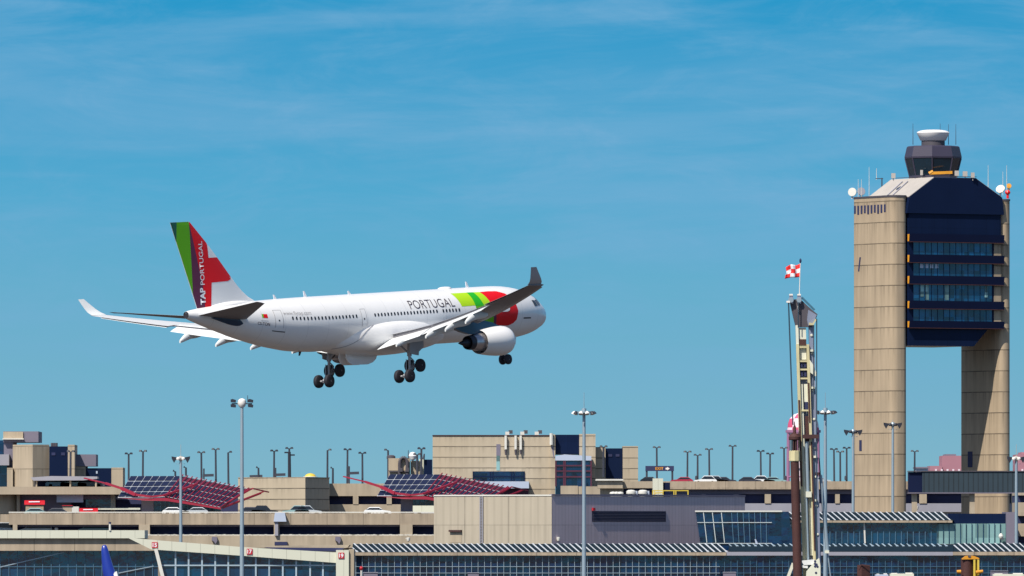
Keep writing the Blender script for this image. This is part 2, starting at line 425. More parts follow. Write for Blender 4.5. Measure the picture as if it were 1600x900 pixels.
for sgn in (1, -1):
    m = MB(); ys = [1.5,2.8,5,7,9.6,12,15,18,20.9]
    m.loft([wsec(sgn*y, .80) for y in ys])
    m.loft([wsec(sgn*y, 1.) for y in (20.93,22.5,24.5,26.5,28,29)])
    wing = lit_shaded_skin(m.build('wing', ['wing_shaded','wing_lit'], A))
    for (ya, yb, an) in ((3.3,9.4,20),(9.75,20.6,19)):
        m = MB(); panel(m, sgn*ya, sgn*yb, .785, .275, .012, an); m.build('flap', 'flap_white', wing)
        m = MB(); secs = []                          # spoiler strip closing the slot above the flap
        panel(m, sgn*ya, sgn*yb, .70, .115, -.036, 9); m.build('spoiler', 'flap_white' if sgn < 0 else 'air_grey', wing)  # far side white, near side grey: sun and shade put into the colour
    m = MB(); panel(m, sgn*21.1, sgn*27.9, .74, .275, -.010, 9); m.build('aileron', 'flap_white' if sgn < 0 else 'wing_shaded', wing)  # far aileron coloured as sunlit, near one as shaded
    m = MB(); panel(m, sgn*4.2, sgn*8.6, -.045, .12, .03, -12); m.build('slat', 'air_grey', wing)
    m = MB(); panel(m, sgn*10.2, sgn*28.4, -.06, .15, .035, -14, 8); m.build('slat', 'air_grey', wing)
    # winglet, canted outwards and swept
    m = MB(); secs = []
    for k in range(6):
        t = k/5; out = .9*t**.9+.25*min(1,4*t); hz = 1.75*t**1.1
        le = lerp(t,[0,1],[36.3,38.35]); te = lerp(t,[0,1],[38.55,39.25]); c = te-le
        y = sgn*(28.8+out)
        q = [LV(le+s*c, y-sgn*.05*foil(s)*c, wz(29)+hz+.05) for s in SS[::-1]]+[LV(le+s*c, y+sgn*.05*foil(s)*c, wz(29)+hz+.05) for s in SS[1:]]
        secs.append(q)
    m.loft(secs); m.build('winglet', 'flap_white' if sgn < 0 else 'air_grey', wing)  # sunlit white for the far winglet, shaded grey for the near one
    # flap track fairings
    for y in (6.9, 11.6, 15.2, 18.9):
        y *= sgn; m = MB(); secs = []; c = wte(y)-wle(y); x0 = wte(y)-.42*c; L = .42*c+1.35
        for k in range(13):
            t = k/12; r = .36*(math.sin(math.pi*(.06+.88*t)))**.6
            x = x0+L*t; zc = wz(y)-.42-.045*c-(0 if t < .5 else (t-.5)**1.4*1.7)
            secs.append([LV(x, y+r*.75*math.cos(2*math.pi*i/14), zc+r*1.2*math.sin(2*math.pi*i/14)) for i in range(14)])
        m.loft(secs); m.build('flap_track_fairing', 'flap_white', wing)

# ---- engines
for sgn in (1, -1):
    y, zc = sgn*9.37, -2.92
    c = LV(0, y, zc); ax = (-1,0,0)         # axis points aft
    def cc(x): return LV(x, y, zc)
    m = MB()
    m.lathe(cc(0), [(1.16,19.2),(1.18,18.45),(1.27,18.25),(1.38,18.32),(1.47,18.6),(1.53,19.2),(1.53,19.9),(1.46,20.9),(1.33,22.0),(1.24,22.6),(1.21,22.6),(1.22,21.9),(1.18,20.8)], 40, ax)
    eng = m.build('engine', 'air_white', A, fix=True, ang=45)
    m = MB(); m.lathe(cc(0), [(.30,19.15),(1.16,19.2)], 40, ax); m.lathe(cc(0), [(.02,18.6),(.2,18.8),(.32,19.14)], 24, ax); m.build('fan', 'exhaust', eng)
    m = MB(); m.lathe(cc(0), [(1.02,20.9),(1.0,21.8),(.92,22.9),(.78,23.75),(.72,23.8),(.70,23.4)], 36, ax); m.build('core_cowl', 'air_metal', eng)
    m = MB(); m.lathe(cc(0), [(1.2,20.85),(.8,20.9)], 36, ax); m.lathe(cc(0), [(.70,23.4),(.46,23.3)], 36, ax)
    m.lathe(cc(0), [(.74,23.7),(.76,24.1),(.70,24.5),(.66,24.5),(.66,23.6)], 30, ax); m.build('exhaust_nozzle', 'exhaust', eng)
    m = MB(); m.lathe(cc(0), [(.50,23.4),(.48,24.2),(.36,24.9),(.16,25.6),(.02,26.0)], 24, ax); m.build('exhaust_cone', 'exhaust', eng)
    m = MB()
    prof = [(19.2,-1.45),(20.5,-1.0),(22.6,-.62),(26.8,-.75),(27.2,-1.15),(25.6,-1.75),(24.3,-2.05),(22.8,-2.1),(20,-1.6)]
    m.extrude([LV(x, y-.24, z) for x, z in prof], LV(0, .48, 0)-LV(0,0,0)); m.build('pylon', 'inlet_blue', eng)

# ---- tail
def fin_le(z): return lerp(z, [1.2,2.2,2.67,3.3,4.08,5.28,7.3,8.78,11.03], [44.4,45.3,46.6,47.95,48.96,50.2,52.1,53.6,56.08])
def fin_te(z): return lerp(z, [1.2,2.2,11.03], [55.4,55.75,59.08])
def fin_y(x, z):
    le, te = fin_le(z), fin_te(z); c = te-le; s = (x-le)/c
    return (.115*foil(s)*c*.5+.012) * (1 if z < 10.8 else .9)
m = MB(); secs = []
for z in (1.2,1.8,2.2,2.5,2.8,3.2,3.7,4.2,4.8,5.5,6.4,7.4,8.4,9.4,10.3,10.9,11.03):
    le, te = fin_le(z), fin_te(z)
    ss = [1,.97,.9,.8,.7,.6,.5,.4,.3,.22,.15,.1,.06,.03,.012,0]
    secs.append([LV(le+s*(te-le), fin_y(le+s*(te-le), z), z) for s in ss]+[LV(le+s*(te-le), -fin_y(le+s*(te-le), z), z) for s in ss[::-1]])
m.loft(secs); fin = m.build('fin', 'air_white', A)
m = MB(); secs = []                         # raised root doubler of the fin
for k in range(9):
    t = k/8; x = 46.8+7.6*t; h = .36*math.sin(math.pi*t)**.6; w = .75*math.sin(math.pi*min(.98,t*.9+.06))
    zc = fz(x)+fr(x)-.12
    secs.append([LV(x, w*math.cos(2*math.pi*i/16), zc+h*math.sin(2*math.pi*i/16)) for i in range(16)])
m.loft(secs); m.build('fin_root_fairing', 'air_white', fin)
def fin_poly(name, pts, mat, eps=.012):
    for sg in (1, -1):
        bm = bmesh.new(); bm.faces.new([bm.verts.new((x,z,0)) for x, z in pts])
        bm.normal_update(); bmesh.ops.triangulate(bm, faces=bm.faces[:])
        cut(bm, 0, .35); cut(bm, 1, .35)
        for v in bm.verts:
            x, z = v.co.x, v.co.y; le, te = fin_le(z), fin_te(z); x = min(max(x, le+.002), te-.002)
            v.co = LV(x, sg*(fin_y(x, z)+eps), z)
        finish(bm, name, mat, fin)
fin_poly('fin_stripe', [(59.05,11.02),(58.11,11.02),(58.31,9.0),(58.33,9.0)], 'lv_darkgreen')
fin_poly('fin_stripe', [(58.12,11.02),(56.27,11.02),(56.27,7.43),(56.26,3.7),(58.31,9.05)], 'lv_leaf')
fin_poly('fin_stripe', [(56.27,11.0),(56.26,7.4),(56.26,3.72),(55.76,2.3),(54.55,2.32),(54.75,4.5)], 'lv_purple')
fin_poly('fin_stripe', [(56.25,10.9),(56.1,11.0),(53.68,8.78),(53.66,7.29),(52.2,7.3),(50.27,5.28),(50.45,5.0),(50.9,4.86),(53.43,4.79),(53.69,2.33),(54.55,2.32),(54.75,4.5)], 'lv_red')
def fin_text(body, z0, z1, xb, xt, bold):
    bm, a, b, c, d = text_mesh(body, bold); cut(bm, 0, .4)
    c0 = 0; d0 = .73
    for v in bm.verts:
        z = z0+(v.co.x-a)/(b-a)*(z1-z0); x = xb+(v.co.y-c0)/(d0-c0)*(xt-xb)
        v.co = LV(x, fin_y(x,z)+.03, z)
    finish(bm, 'lettering', 'flag_white', fin)
fin_text('TAP', 2.62, 4.32, 54.52, 55.25, .035); fin_text('PORTUGAL', 4.62, 9.0, 54.5, 55.14, .006)
for sgn in (1, -1):                          # tailplane
    m = MB(); secs = []
    for y in (.3,1.2,2.5,4.5,6.5,8.3,9.4,9.72):
        le = 49.2+(y-.6)*.815; te = 56.3+(y-.6)*.185; c = te-le
        if y > 9.5: le += .45
        z = 1.18+y*.132
        tr = .115                                # trimmed leading edge down
        secs.append([LV(le+s*(te-le), sgn*y, z+(s-.62)*c*tr+.1*foil(s)*c*.5) for s in SS[::-1]]+[LV(le+s*(te-le), sgn*y, z+(s-.62)*c*tr-.1*foil(s)*c*.5) for s in SS[1:]])
    m.loft(secs); lit_shaded_skin(m.build('tailplane', ['wing_shaded','wing_lit'], A))
    m = MB(); secs = []                      # dark cut-out where the trimming tailplane meets the body
    for k in range(13):
        t = k/12; x = 50.7+4.1*t; w = (math.sin(math.pi*min(.99,max(.01,t**.8))))**.6
        secs.append([wrap(x, sgn*(104-6*t+(19-7*t)*w*math.sin(2*math.pi*i/12)), .015+.03*math.cos(2*math.pi*i/12)) for i in range(12)])
    m.loft(secs); m.build('tailplane_opening', 'inlet_blue', A)
m = MB(); m.lathe(LV(57.44,0,1.68), [(.37,-.06),(.34,.1),(.25,.1),(.24,-.2)], 20, (-1,0,.05)); m.lathe(LV(57.44,0,1.68), [(.26,.07),(.01,.06)], 20, (-1,0,.05)); m.build('exhaust_outlet', 'air_dark', A)

# ---- landing gear
def wheel(m, c, r, w):
    prof = [(r*.45,-w/2),(r*.78,-w/2),(r*.95,-w*.38),(r,-w*.15),(r,w*.15),(r*.95,w*.38),(r*.78,w/2),(r*.45,w/2)]
    m.mat(0).lathe(c, prof, 26, (0,1,0)); 
    m.mat(1).lathe(c, [(r*.46,-w*.46),(r*.40,-w*.30),(r*.16,-w*.30),(r*.14,-w*.5),(.01,-w*.5)], 18, (0,1,0))
    m.mat(1).lathe(c, [(r*.46,w*.46),(r*.40,w*.30),(r*.16,w*.30),(r*.14,w*.5),(.01,w*.5)], 18, (0,1,0))
for sgn in (1, -1):
    y = sgn*5.34
    m = MB(); m.tube(LV(28.75,y,-1.3), LV(29.05,y,-3.9), .24, .24, 14); m.tube(LV(29.05,y,-3.8), LV(29.15,y,-5.35), .14, .14, 12)
    m.tube(LV(28.3,y,-4.86), LV(30.2,y,-5.95), .17, .17, 10)
    m.tube(LV(28.9,y,-3.4), LV(26.9,y+sgn*-.5,-1.7), .09, .09, 8); m.tube(LV(29.0,y,-3.7), LV(28.9,y-sgn*2.2,-1.9), .1, .1, 8)
    m.tube(LV(29.05,y,-3.9), LV(28.35,y,-4.45), .07, .07, 8); m.tube(LV(28.35,y,-4.45), LV(28.95,y,-5.2), .07, .07, 8)
    m.tube(LV(29.6,y,-4.2), LV(29.75,y,-5.6), .05, .05, 6)
    for xx, zz in ((28.25,-4.9),(30.05,-5.9)): m.tube(LV(xx,y-.75,zz), LV(xx,y+.75,zz), .1, .1, 10)
    gear = m.build('main_landing_gear', 'air_grey' , A)
    for xx, zz in ((28.25,-4.9),(30.05,-5.9)):
        for dy in (-.7,.7):
            m = MB(); wheel(m, LV(xx,y+dy,zz), .68, .5); m.build('wheel', ['tyre','air_grey'], gear)
    m = MB(); m.extrude([LV(x, y+sgn*.42, z) for x, z in ((27.2,-1.5),(29.4,-1.6),(29.5,-3.6),(29.1,-3.72),(28.15,-3.88),(28.05,-3.5),(27.25,-3.05))], LV(0,sgn*.08,0)-LV(0,0,0)); m.build('gear_door', 'air_grey', gear)
    m = MB(); pl = [(33.2,-3.1),(28.3,-3.1),(28.35,-3.6),(28.6,-4.0),(29.2,-4.33),(30.1,-4.52),(32.5,-4.46),(33.05,-4.2),(33.35,-3.7)]
    m.extrude([LV(x, sgn*.35+(-.1-z-3)*sgn*.12, z+.06) for x, z in pl], LV(0,sgn*.12,0)-LV(0,0,0)); m.build('belly_gear_door', 'air_white', A)
m = MB(); m.tube(LV(6.4,0,-1.8), LV(6.62,0,-4.9), .13, .11, 12); m.tube(LV(6.67,-.5,-4.9), LV(6.67,.5,-4.9), .08, .08, 10); m.tube(LV(6.5,0,-3.6), LV(4.9,0,-2.5), .07, .07, 8)
gear = m.build('nose_landing_gear', 'air_grey', A)
for dy in (-.36,.36):
    m = MB(); wheel(m, LV(6.67,dy,-4.9), .54, .36); m.build('wheel', ['tyre','air_grey'], gear)
for sg in (1,-1):
    m = MB(); m.extrude([LV(x, sg*.75, z) for x, z in ((5.6,-2.5),(7.6,-2.6),(7.5,-3.5),(5.8,-3.4))], LV(0,sg*.05,0)-LV(0,0,0)); m.build('gear_door', 'air_white', A)

# ---- livery, lettering, windows, doors (thin raised paint on the skin)
def skin_poly(name, pts, mat, eps=.012, both=True):
    for sg in ((1,-1) if both else (1,)):
        bm = bmesh.new(); bm.faces.new([bm.verts.new((x,p/20,0)) for x, p in pts])
        bm.normal_update(); bmesh.ops.triangulate(bm, faces=bm.faces[:])
        cut(bm, 1, .1); cut(bm, 0, .3)
        for v in bm.verts: v.co = wrap(v.co.x, sg*v.co.y*20, eps)
        finish(bm, name, mat, fus)
skin_poly('livery_band', [(17.15,36.2),(16.95,50),(16.68,72.3),(14.42,72),(14.45,55),(14.5,36.6)], 'lv_lime')
skin_poly('livery_band', [(14.5,36.6),(14.45,55),(14.42,72),(14.3,117),(11.5,117),(11.72,95),(12.0,75),(13.1,66),(13.3,50),(13.46,37)], 'lv_leaf')
skin_poly('livery_band', [(14.5,36.6),(14.45,55),(14.44,73),(13.1,73),(13.15,62),(13.3,50),(13.46,37)], 'lv_green', .02)
skin_poly('livery_band', [(13.46,37),(13.3,50),(13.12,65.5),(12.85,80),(11.8,86),(11.93,62),(12.15,50),(12.42,37.5)], 'lv_lime', .02)
skin_poly('livery_band', [(12.42,37.5),(11,36.2),(9.65,37.6),(8.64,46),(8.0,60),(7.7,72.8),(7.5,88.6),(7.72,107.5),(8.2,115),(8.87,119.5),(9.6,119.5),(11.05,116.8),(11.5,116),(11.72,95),(11.9,62),(12.15,50)], 'lv_red')
skin_poly('livery_band', [(11.72,95),(11.5,116),(11.05,116.8),(11.25,95),(11.45,75),(11.86,70)], 'lv_purple', .02)
skin_poly('livery_band', [(10.5,62),(9.1,64),(8.91,72),(8.88,84),(9.05,87.5),(9.4,89),(10.4,89)], 'air_white', .03)
def skin_text(body, x0, x1, p0, p1, mat, bold=0., eps=.02, cap=.73, slant=0.):
    """p0/p1: angle of the baseline / cap height; x0 aft end, x1 forward end (starboard side)"""
    bm, a, b, c, d = text_mesh(body, bold); cut(bm, 1, .12)
    for v in bm.verts:
        t = (v.co.x-a)/(b-a); v.co = wrap(x0+(x1-x0)*t, p0+(p1-p0)*v.co.y/cap, eps)
    finish(bm, 'lettering', mat, fus)
skin_text('PORTUGAL', 25.05, 17.72, 71.5, 49.5, 'ink', -.006)
skin_text('www.flytap.com', 45.0, 40.95, 71.5, 61.5, 'ink_grey', -.012)
skin_text('CS-TON', 48.75, 47.1, 101.5, 93, 'ink', .01)
skin_poly('flag', [(47.85,70),(47.3,70),(47.3,81),(47.85,81)], 'lv_red', .015, False)
skin_poly('flag', [(48.05,70),(47.85,70),(47.85,81),(48.05,81)], 'lv_leaf', .015, False)
skin_poly('livery_band', [(48.3,88.6),(47.3,88),(47.3,89),(48.3,89.6)], 'air_grey', .01, False)
# window: one flush oval, copied along the row
def wmesh():
    m = MB(); q = []
    for i in range(12):
        a = 2*math.pi*i/12; c, s = math.cos(a), math.sin(a)
        q.append((.125*abs(c)**.7*(1 if c>0 else -1), .19*abs(s)**.8*(1 if s>0 else -1)))
    def pt(dx, ds, e):
        ph = R_(79.3)-ds/2.82; return Vector((-dx, -(2.82+e)*math.sin(ph), (2.82+e)*math.cos(ph)))
    vs = [pt(a,b,.012) for a,b in q]+[pt(a,b,-.05) for a,b in q]
    m.add(vs, [tuple(range(12))]+[(i,(i+1)%12,12+(i+1)%12,12+i) for i in range(12)])
    return m
w0 = None
rows = [43.8-.545*i for i in range(19)]+[30.99-.53*i for i in range(20)]+[19.86-.525*i for i in range(6)]
for x in rows:
    if w0 is None: w0 = wmesh().build('window', 'car_glass', A); o = w0
    else: o = w0.copy(); COL.objects.link(o); o.parent = A
    o.location = (29-x, -(fr(x)-2.82)*math.sin(R_(79.3)), fz(x)+(fr(x)-2.82)*math.cos(R_(79.3)))
def door(x0, x1, pa, pb):
    w = .05
    skin_poly('door', [(x0,pa),(x1,pa),(x1,pb),(x0,pb)], 'air_white', .012, False)
    for a in ([(x0,pa),(x0-w,pa),(x0-w,pb),(x0,pb)], [(x1+w,pa),(x1,pa),(x1,pb),(x1+w,pb)], [(x0,pa),(x1,pa),(x1,pa+1),(x0,pa+1)]):
        skin_poly('door_seal', a, 'ink_grey', .018, False)
    xm = (x0+x1)/2
    skin_poly('door_window', [(xm+.1,84),(xm-.1,84),(xm-.1,88),(xm+.1,88)], 'air_dark', .02, False)
door(46.35, 45.2, 58, 104); door(33.2, 32.4, 64, 101)
skin_poly('service_hatch', [(46.7,112.6),(44.9,112),(44.9,114.5),(46.7,115)], 'air_dark', .015, False)
skin_poly('service_hatch', [(6.5,103),(5.1,103),(5.1,106),(6.5,106)], 'air_dark', .015, False)
for a in ([(4.35,60),(3.6,57),(3.35,72),(4.1,76)], [(3.5,56),(2.9,48),(2.55,66),(3.25,71.5)], [(2.8,46),(2.35,4),(1.95,4),(2.45,64)]):
    skin_poly('cockpit_window', a, 'car_glass', .02)
for x, h in ((43.4,.45),(38.6,.6),(31.5,.35),(12.2,.6)):
    m = MB(); b = fz(x)+fr(x)
    m.extrude([LV(x-.22,-.03,b-.05),LV(x+.22,-.03,b-.05),LV(x+.30,-.03,b+h),LV(x+.12,-.03,b+h)], LV(0,.06,0)-LV(0,0,0)); m.build('antenna', 'flag_white', A)
m = MB(); m.lathe(LV(16,0,2.78), [(.75,-.1),(.7,.12),(.45,.22),(.02,.25)], 20); m.build('antenna_fairing', 'air_white', A)
for x in (25.5, 40):
    m = MB(); b = fz(x)-fr(x)
    m.extrude([LV(x-.2,-.03,b+.05),LV(x+.2,-.03,b+.05),LV(x+.28,-.03,b-.4),LV(x+.1,-.03,b-.4)], LV(0,.06,0)-LV(0,0,0)); m.build('antenna', 'air_dark', A)

# ================================================================== control tower
DT = 1990.; B = R_(30); TS = F/DT
TU = Vector((math.cos(B), math.sin(B), 0)); TVv = Vector((-math.sin(B), math.cos(B), 0))
T0 = Vector((X(1419,DT), DT, 0))
TWID = 149/TS/math.cos(B); TDEP = 15.2
def TP(u, v, py): return T0+TU*u+TVv*v+Vector((0,0,Z(py,DT)))
def TL(u, v, z): return T0+TU*u+TVv*v+Vector((0,0,z))
tower = thing('control_tower', 'tall concrete airport control tower with two pylons, dark glazed block and white radome', 'control tower', T0)
def tslab(m, u0, u1, v0, v1, py0, py1): m.prism([tuple(TL(u,v,0))[:2] for u,v in ((u0,v0),(u1,v0),(u1,v1),(u0,v1))], Z(py1,DT) if py1 < 999 else 0, Z(py0,DT))
def rrect(u0, u1, v0, v1, r, n=6):
    q = []
    for cu, cv, a0 in ((u1-r,v0+r,-90),(u1-r,v1-r,0),(u0+r,v1-r,90),(u0+r,v0+r,180)):
        for k in range(n+1):
            a = R_(a0+90*k/n); q.append(tuple(TL(cu+r*math.cos(a), cv+r*math.sin(a), 0))[:2])
    return q
for (u0, u1, py0, v0) in ((-3.5, .05, 308, 0), (TWID-.05, TWID+2.6, 311, 0.)):
    m = MB(); m.prism(rrect(u0, u1, v0, v0+TDEP, 1.25), 0, Z(py0, DT))
    py = m.build('pylon', 'tower_concrete', tower, ang=40)
    m = MB(); m.prism(rrect(u0-.08, u1+.08, v0-.08, v0+TDEP+.08, 1.25), Z(py0,DT)+.01, Z(py0-3,DT)); m.build('coping', 'rig_dark', py)
    if u0 < 0:
        for k in range(10):                    # row of louvre slots high on the left face
            m = MB(); v = 2.6+k*1.22; tslab(m, u0-.06, u0+.3, v, v+.62, 319, 331+((k*7)%3)); m.build('louvre', 'dark', py)
        m = MB(); m.extrude([TP(u0-.05, 12.2, 400), TP(u0-.05, 11.7, 400), TP(u0-.05, 12.3, 422), TP(u0-.05, 12.75, 422)], TU*.3); m.build('slot_window', 'dark', py)
        m = MB(); tslab(m, u0-.05, u0+.3, 11.4, 12.3, 687, 704); m.build('slot_window', 'dark', py)
    else:
        m = MB(); tslab(m, u0-.05, u0+.3, 10.2, 11.9, 704, 729); m.build('slot_window', 'dark', py)
# block between the pylons
m = MB(); tslab(m, .1, TWID-.1, -.15, TDEP-.3, 332, 512.5); m.extrude([TP(.1,-.1,512.6), TP((1547-1419)/149*TWID,-.1,512.6), TP((1524-1419)/149*TWID,-.1,540), TP(.1,-.1,540)], TVv*(TDEP-.4)); blk = m.build('equipment_block', 'navy_panel', tower)
def upx(px): return (px-1419)/149*TWID
m = MB(); prof = [(upx(1415),333),(upx(1419),308),(upx(1459),277),(upx(1526),277),(upx(1568),306),(upx(1571),333)]
m.extrude([TP(u,-.5,p) for u,p in prof], TVv*(TDEP+.8)); gb = m.build('gable_block', 'navy', tower, smooth=False)
# pale metal roof sheets laid on the slopes
def sheet(m, a, b, v0, v1, lift):
    (u0,p0),(u1,p1) = a, b; dn = Vector((0,0,lift))
    m.extrude([TP(u0,v0,p0)+dn, TP(u1,v0,p1)+dn, TP(u1,v1,p1)+dn, TP(u0,v1,p0)+dn], (0,0,.12))
m = MB(); sheet(m, prof[1], prof[2], -.3, TDEP+.2, .02); m.build('roof_sheet', 'roof_light', gb, smooth=False)
m = MB(); sheet(m, prof[3], prof[4], -.3, TDEP+.2, .02); m.build('roof_sheet', 'roof_light', gb, smooth=False)
m = MB(); sheet(m, prof[2], prof[3], -.3, TDEP+.2, .02); m.build('roof_deck', 'grey', gb, smooth=False)
m = MB()
for t in (.3, .55):
    a = TP(prof[1][0]*.9+prof[2][0]*.1, 4+t*8, 305)+Vector((0,0,.3)); b = TP(prof[1][0]*.2+prof[2][0]*.8, 5+t*8, 283)+Vector((0,0,.3)); m.bar(a, b, .22, .12)
m.build('cable_tray', 'grey', gb)
m = MB(); m.bar(TP(prof[2][0]-.2,-.35,277)+Vector((0,0,.35)), TP(prof[3][0]+.2,-.35,277)+Vector((0,0,.35)), .12, .1)
m.bar(TP(prof[2][0],-.3,277)+Vector((0,0,.35)), TP(prof[2][0],TDEP,277)+Vector((0,0,.35)), .12, .1); m.build('roof_rail', 'rig_dark', gb)
for (p0, p1) in ((365,377.5),(397.5,410),(430.5,443.5),(469.6,482),(501,512)):
    m = MB(); u0, u1 = upx(1417.2), upx(1569.5)
    m.extrude([TP(u0,-.3,p0), TP(u0,-1.0,p0), TP(u0,-.8,p1), TP(u0,-.3,p1)], TU*(u1-u0)); lg = m.build('ledge', 'dark_navy', blk, smooth=False)
    m = MB(); m.bar(TP(u0,-.86,p1-.3)-Vector((0,0,.08)), TP(u1,-.86,p1-.3)-Vector((0,0,.08)), .12, .12); m.build('ledge_trim', 'rust', lg)
    m = MB(); m.extrude([TP(u0-.08,-.32,p0+1), TP(u0-.08,-.95,p0+1), TP(u0-.08,-.78,p1-.5), TP(u0-.08,-.32,p1-.5)], TU*.07); m.build('ledge_sunlit_end', 'orange_yellow', lg)  # orange colour stands for sunlight on the left end of the ledge
for i, (p0, p1) in enumerate(((377.5,397.5),(410,430.5),(443.5,469.6),(482,501))):
    m = MB(); tslab(m, upx(1426), upx(1553), -.2, .1, p0, p1); wn = m.build('window_band', 'glass_tower', blk)
    m = MB()
    for k in range(14): u = upx(1426+127*k/13); tslab(m, u-.05, u+.05, -.25, 0, p0+.1, p1-.1)
    m.build('mullion', 'navy', wn)
    if i == 1:
        m = MB()
        for k in range(4): u = upx(1437+8*k); tslab(m, u, u+.75, -.24, -.15, 412, 418.5)
        m.build('window_blind', 'light_blue_grey', wn)
    if i == 2:
        m = MB()
        for a, b, e in ((1438,1443,463),(1446,1451,468),(1477,1483,468),(1541,1545,463)): tslab(m, upx(a), upx(b), -.24, -.15, 445, e)
        m.build('window_blind', 'glass_teal', wn)
# stair head strip beside the windows
m = MB(); tslab(m, upx(1556), upx(1567.5), -.22, .1, 377, 512); m.build('side_panel', 'tower_concrete', blk)
# cab on the roof
cabc = TL((prof[2][0]+prof[3][0])/2, TDEP/2-.6, 0); cpx = 1458.; cx0 = X(cpx, cabc.y); 
def octo(rad, py, rot=R_(22.5+18)):
    return [Vector((cx0+rad*math.cos(rot+math.pi*i/4), cabc.y+rad*math.sin(rot+math.pi*i/4), Z(py,DT))) for i in range(8)]
m = MB(); m.loft([octo(4.75,278), octo(4.75,271.5)]); cab = m.build('control_cab', 'cab_purple', tower, smooth=False)
m = MB(); m.loft([octo(4.62,271.5), octo(5.45,244.5)]); cg = m.build('cab_window', 'cab_glass', cab, smooth=False)
for a, b in zip(octo(4.66,271.5), octo(5.49,244.5)):
    m = MB(); m.bar(a, b, .22, .22); m.build('mullion', 'cab_purple', cg)
m = MB(); m.loft([octo(5.55,244.5), octo(5.6,242), octo(5.15,226.5), octo(4.9,225)]); m.build('cab_roof', 'cab_purple', cab, smooth=False)
m = MB(); m.lathe((cx0,cabc.y,0), [(2.3,Z(225,DT)),(2.3,Z(217,DT))], 28); m.build('radome_base', 'rig_dark', cab)
m = MB(); m.lathe((cx0,cabc.y,0), [(2.1,Z(217,DT)),(2.5,Z(216,DT)),(3.1,Z(206,DT)),(3.2,Z(204,DT)),(3.1,Z(202.6,DT)),(2.5,Z(200.6,DT)),(1.5,Z(199.4,DT)),(.01,Z(199,DT))], 36); m.build('radome', 'radome', cab, ang=50)
def whip(px, y0, y1, dv=0, w=.07, mat='lamp_pole'):
    m = MB(); D = cabc.y+dv; m.tube(P(px,y1,D), P(px,y0,D), w, w*.5, 6); m.build('antenna', mat, tower)
for px, y0 in ((1426.5,193),(1469,193),(1482,194),(1493.5,194)): whip(px, y0, 226)
for px, y0, y1 in ((1358,261,308),(1369.5,263,281),(1341,280,310),(1346,280,308)): whip(px, y0, y1, 4, .065, 'white_trim')
for px, y0, y1 in ((1544,258,292),(1567,268,305),(1573,258,305)): whip(px, y0, y1, -2, .065, 'white_trim')
m = MB(); D = cabc.y+4; m.tube(P(1378,306,D), P(1378,278,D), .12, .12, 6); m.bar(P(1368,279,D), P(1380,279,D), .15); m.build('antenna_mast', 'lamp_pole', tower)
def dish(px, py, r, mat, d=(-.5,-.8,.1), dv=2):
    m = MB(); c = P(px,py,cabc.y+dv); m.lathe(c, [(r,0),(r,.25*r),(r*.8,.5*r),(r*.3,.75*r),(.01,.8*r)], 20, Vector(d)*-1)
    m.lathe(c, [(.01,.3*r),(r*.6,.12*r),(r*.97,-.02)], 20, Vector(d)*-1); m.tube(c+Vector((0,.4*r,0)), c+Vector((0,.4*r,-r*1.6)), .15, .15, 6); m.build('dish_antenna', mat, tower)
dish(1331.5,300,.85,'white_trim',(-.3,-.9,.1),6); dish(1346,299,.8,'grey',(.2,-.9,.2),6); dish(1563,295,.9,'white_trim',(-.3,-.8,.5),1); dish(1576.5,290.5,.5,'orange_yellow',(0,-.9,.2),0)
m = MB(); c = P(1574.5,300.5,cabc.y-4); m.lathe(c, [(.01,-.5),(.4,-.35),(.55,0),(.4,.35),(.01,.5)], 16); m.tube(c-Vector((0,0,1.2)), c-Vector((0,0,.4)), .25, .25, 8); m.build('beacon_lamp', 'red_lamp', tower)
m = MB(); m.bar(P(1452,270.6,cabc.y-6.4), P(1488,269.4,cabc.y-6.4), .5, .55); m.tube(P(1452,271.5,cabc.y-6.4), P(1458,267.5,cabc.y-6.4), .4, .3, 8); m.build('walkway_guard', 'orange_yellow', tower)
for px, py, w in ((1440,268,.5),(1396,273,.8),(1495,269,.8),(1508,270,.9),(1520,272,.7)):
    m = MB(); D = cabc.y-5; m.box(X(px,D)-w/2, X(px,D)+w/2, D, D+w, Z(py,D)-.7, Z(py,D)+.3); m.tube(P(px,py+10,D+.3), P(px,py,D+.3), .1, .1, 6); m.build('roof_equipment', 'roof_light', tower)

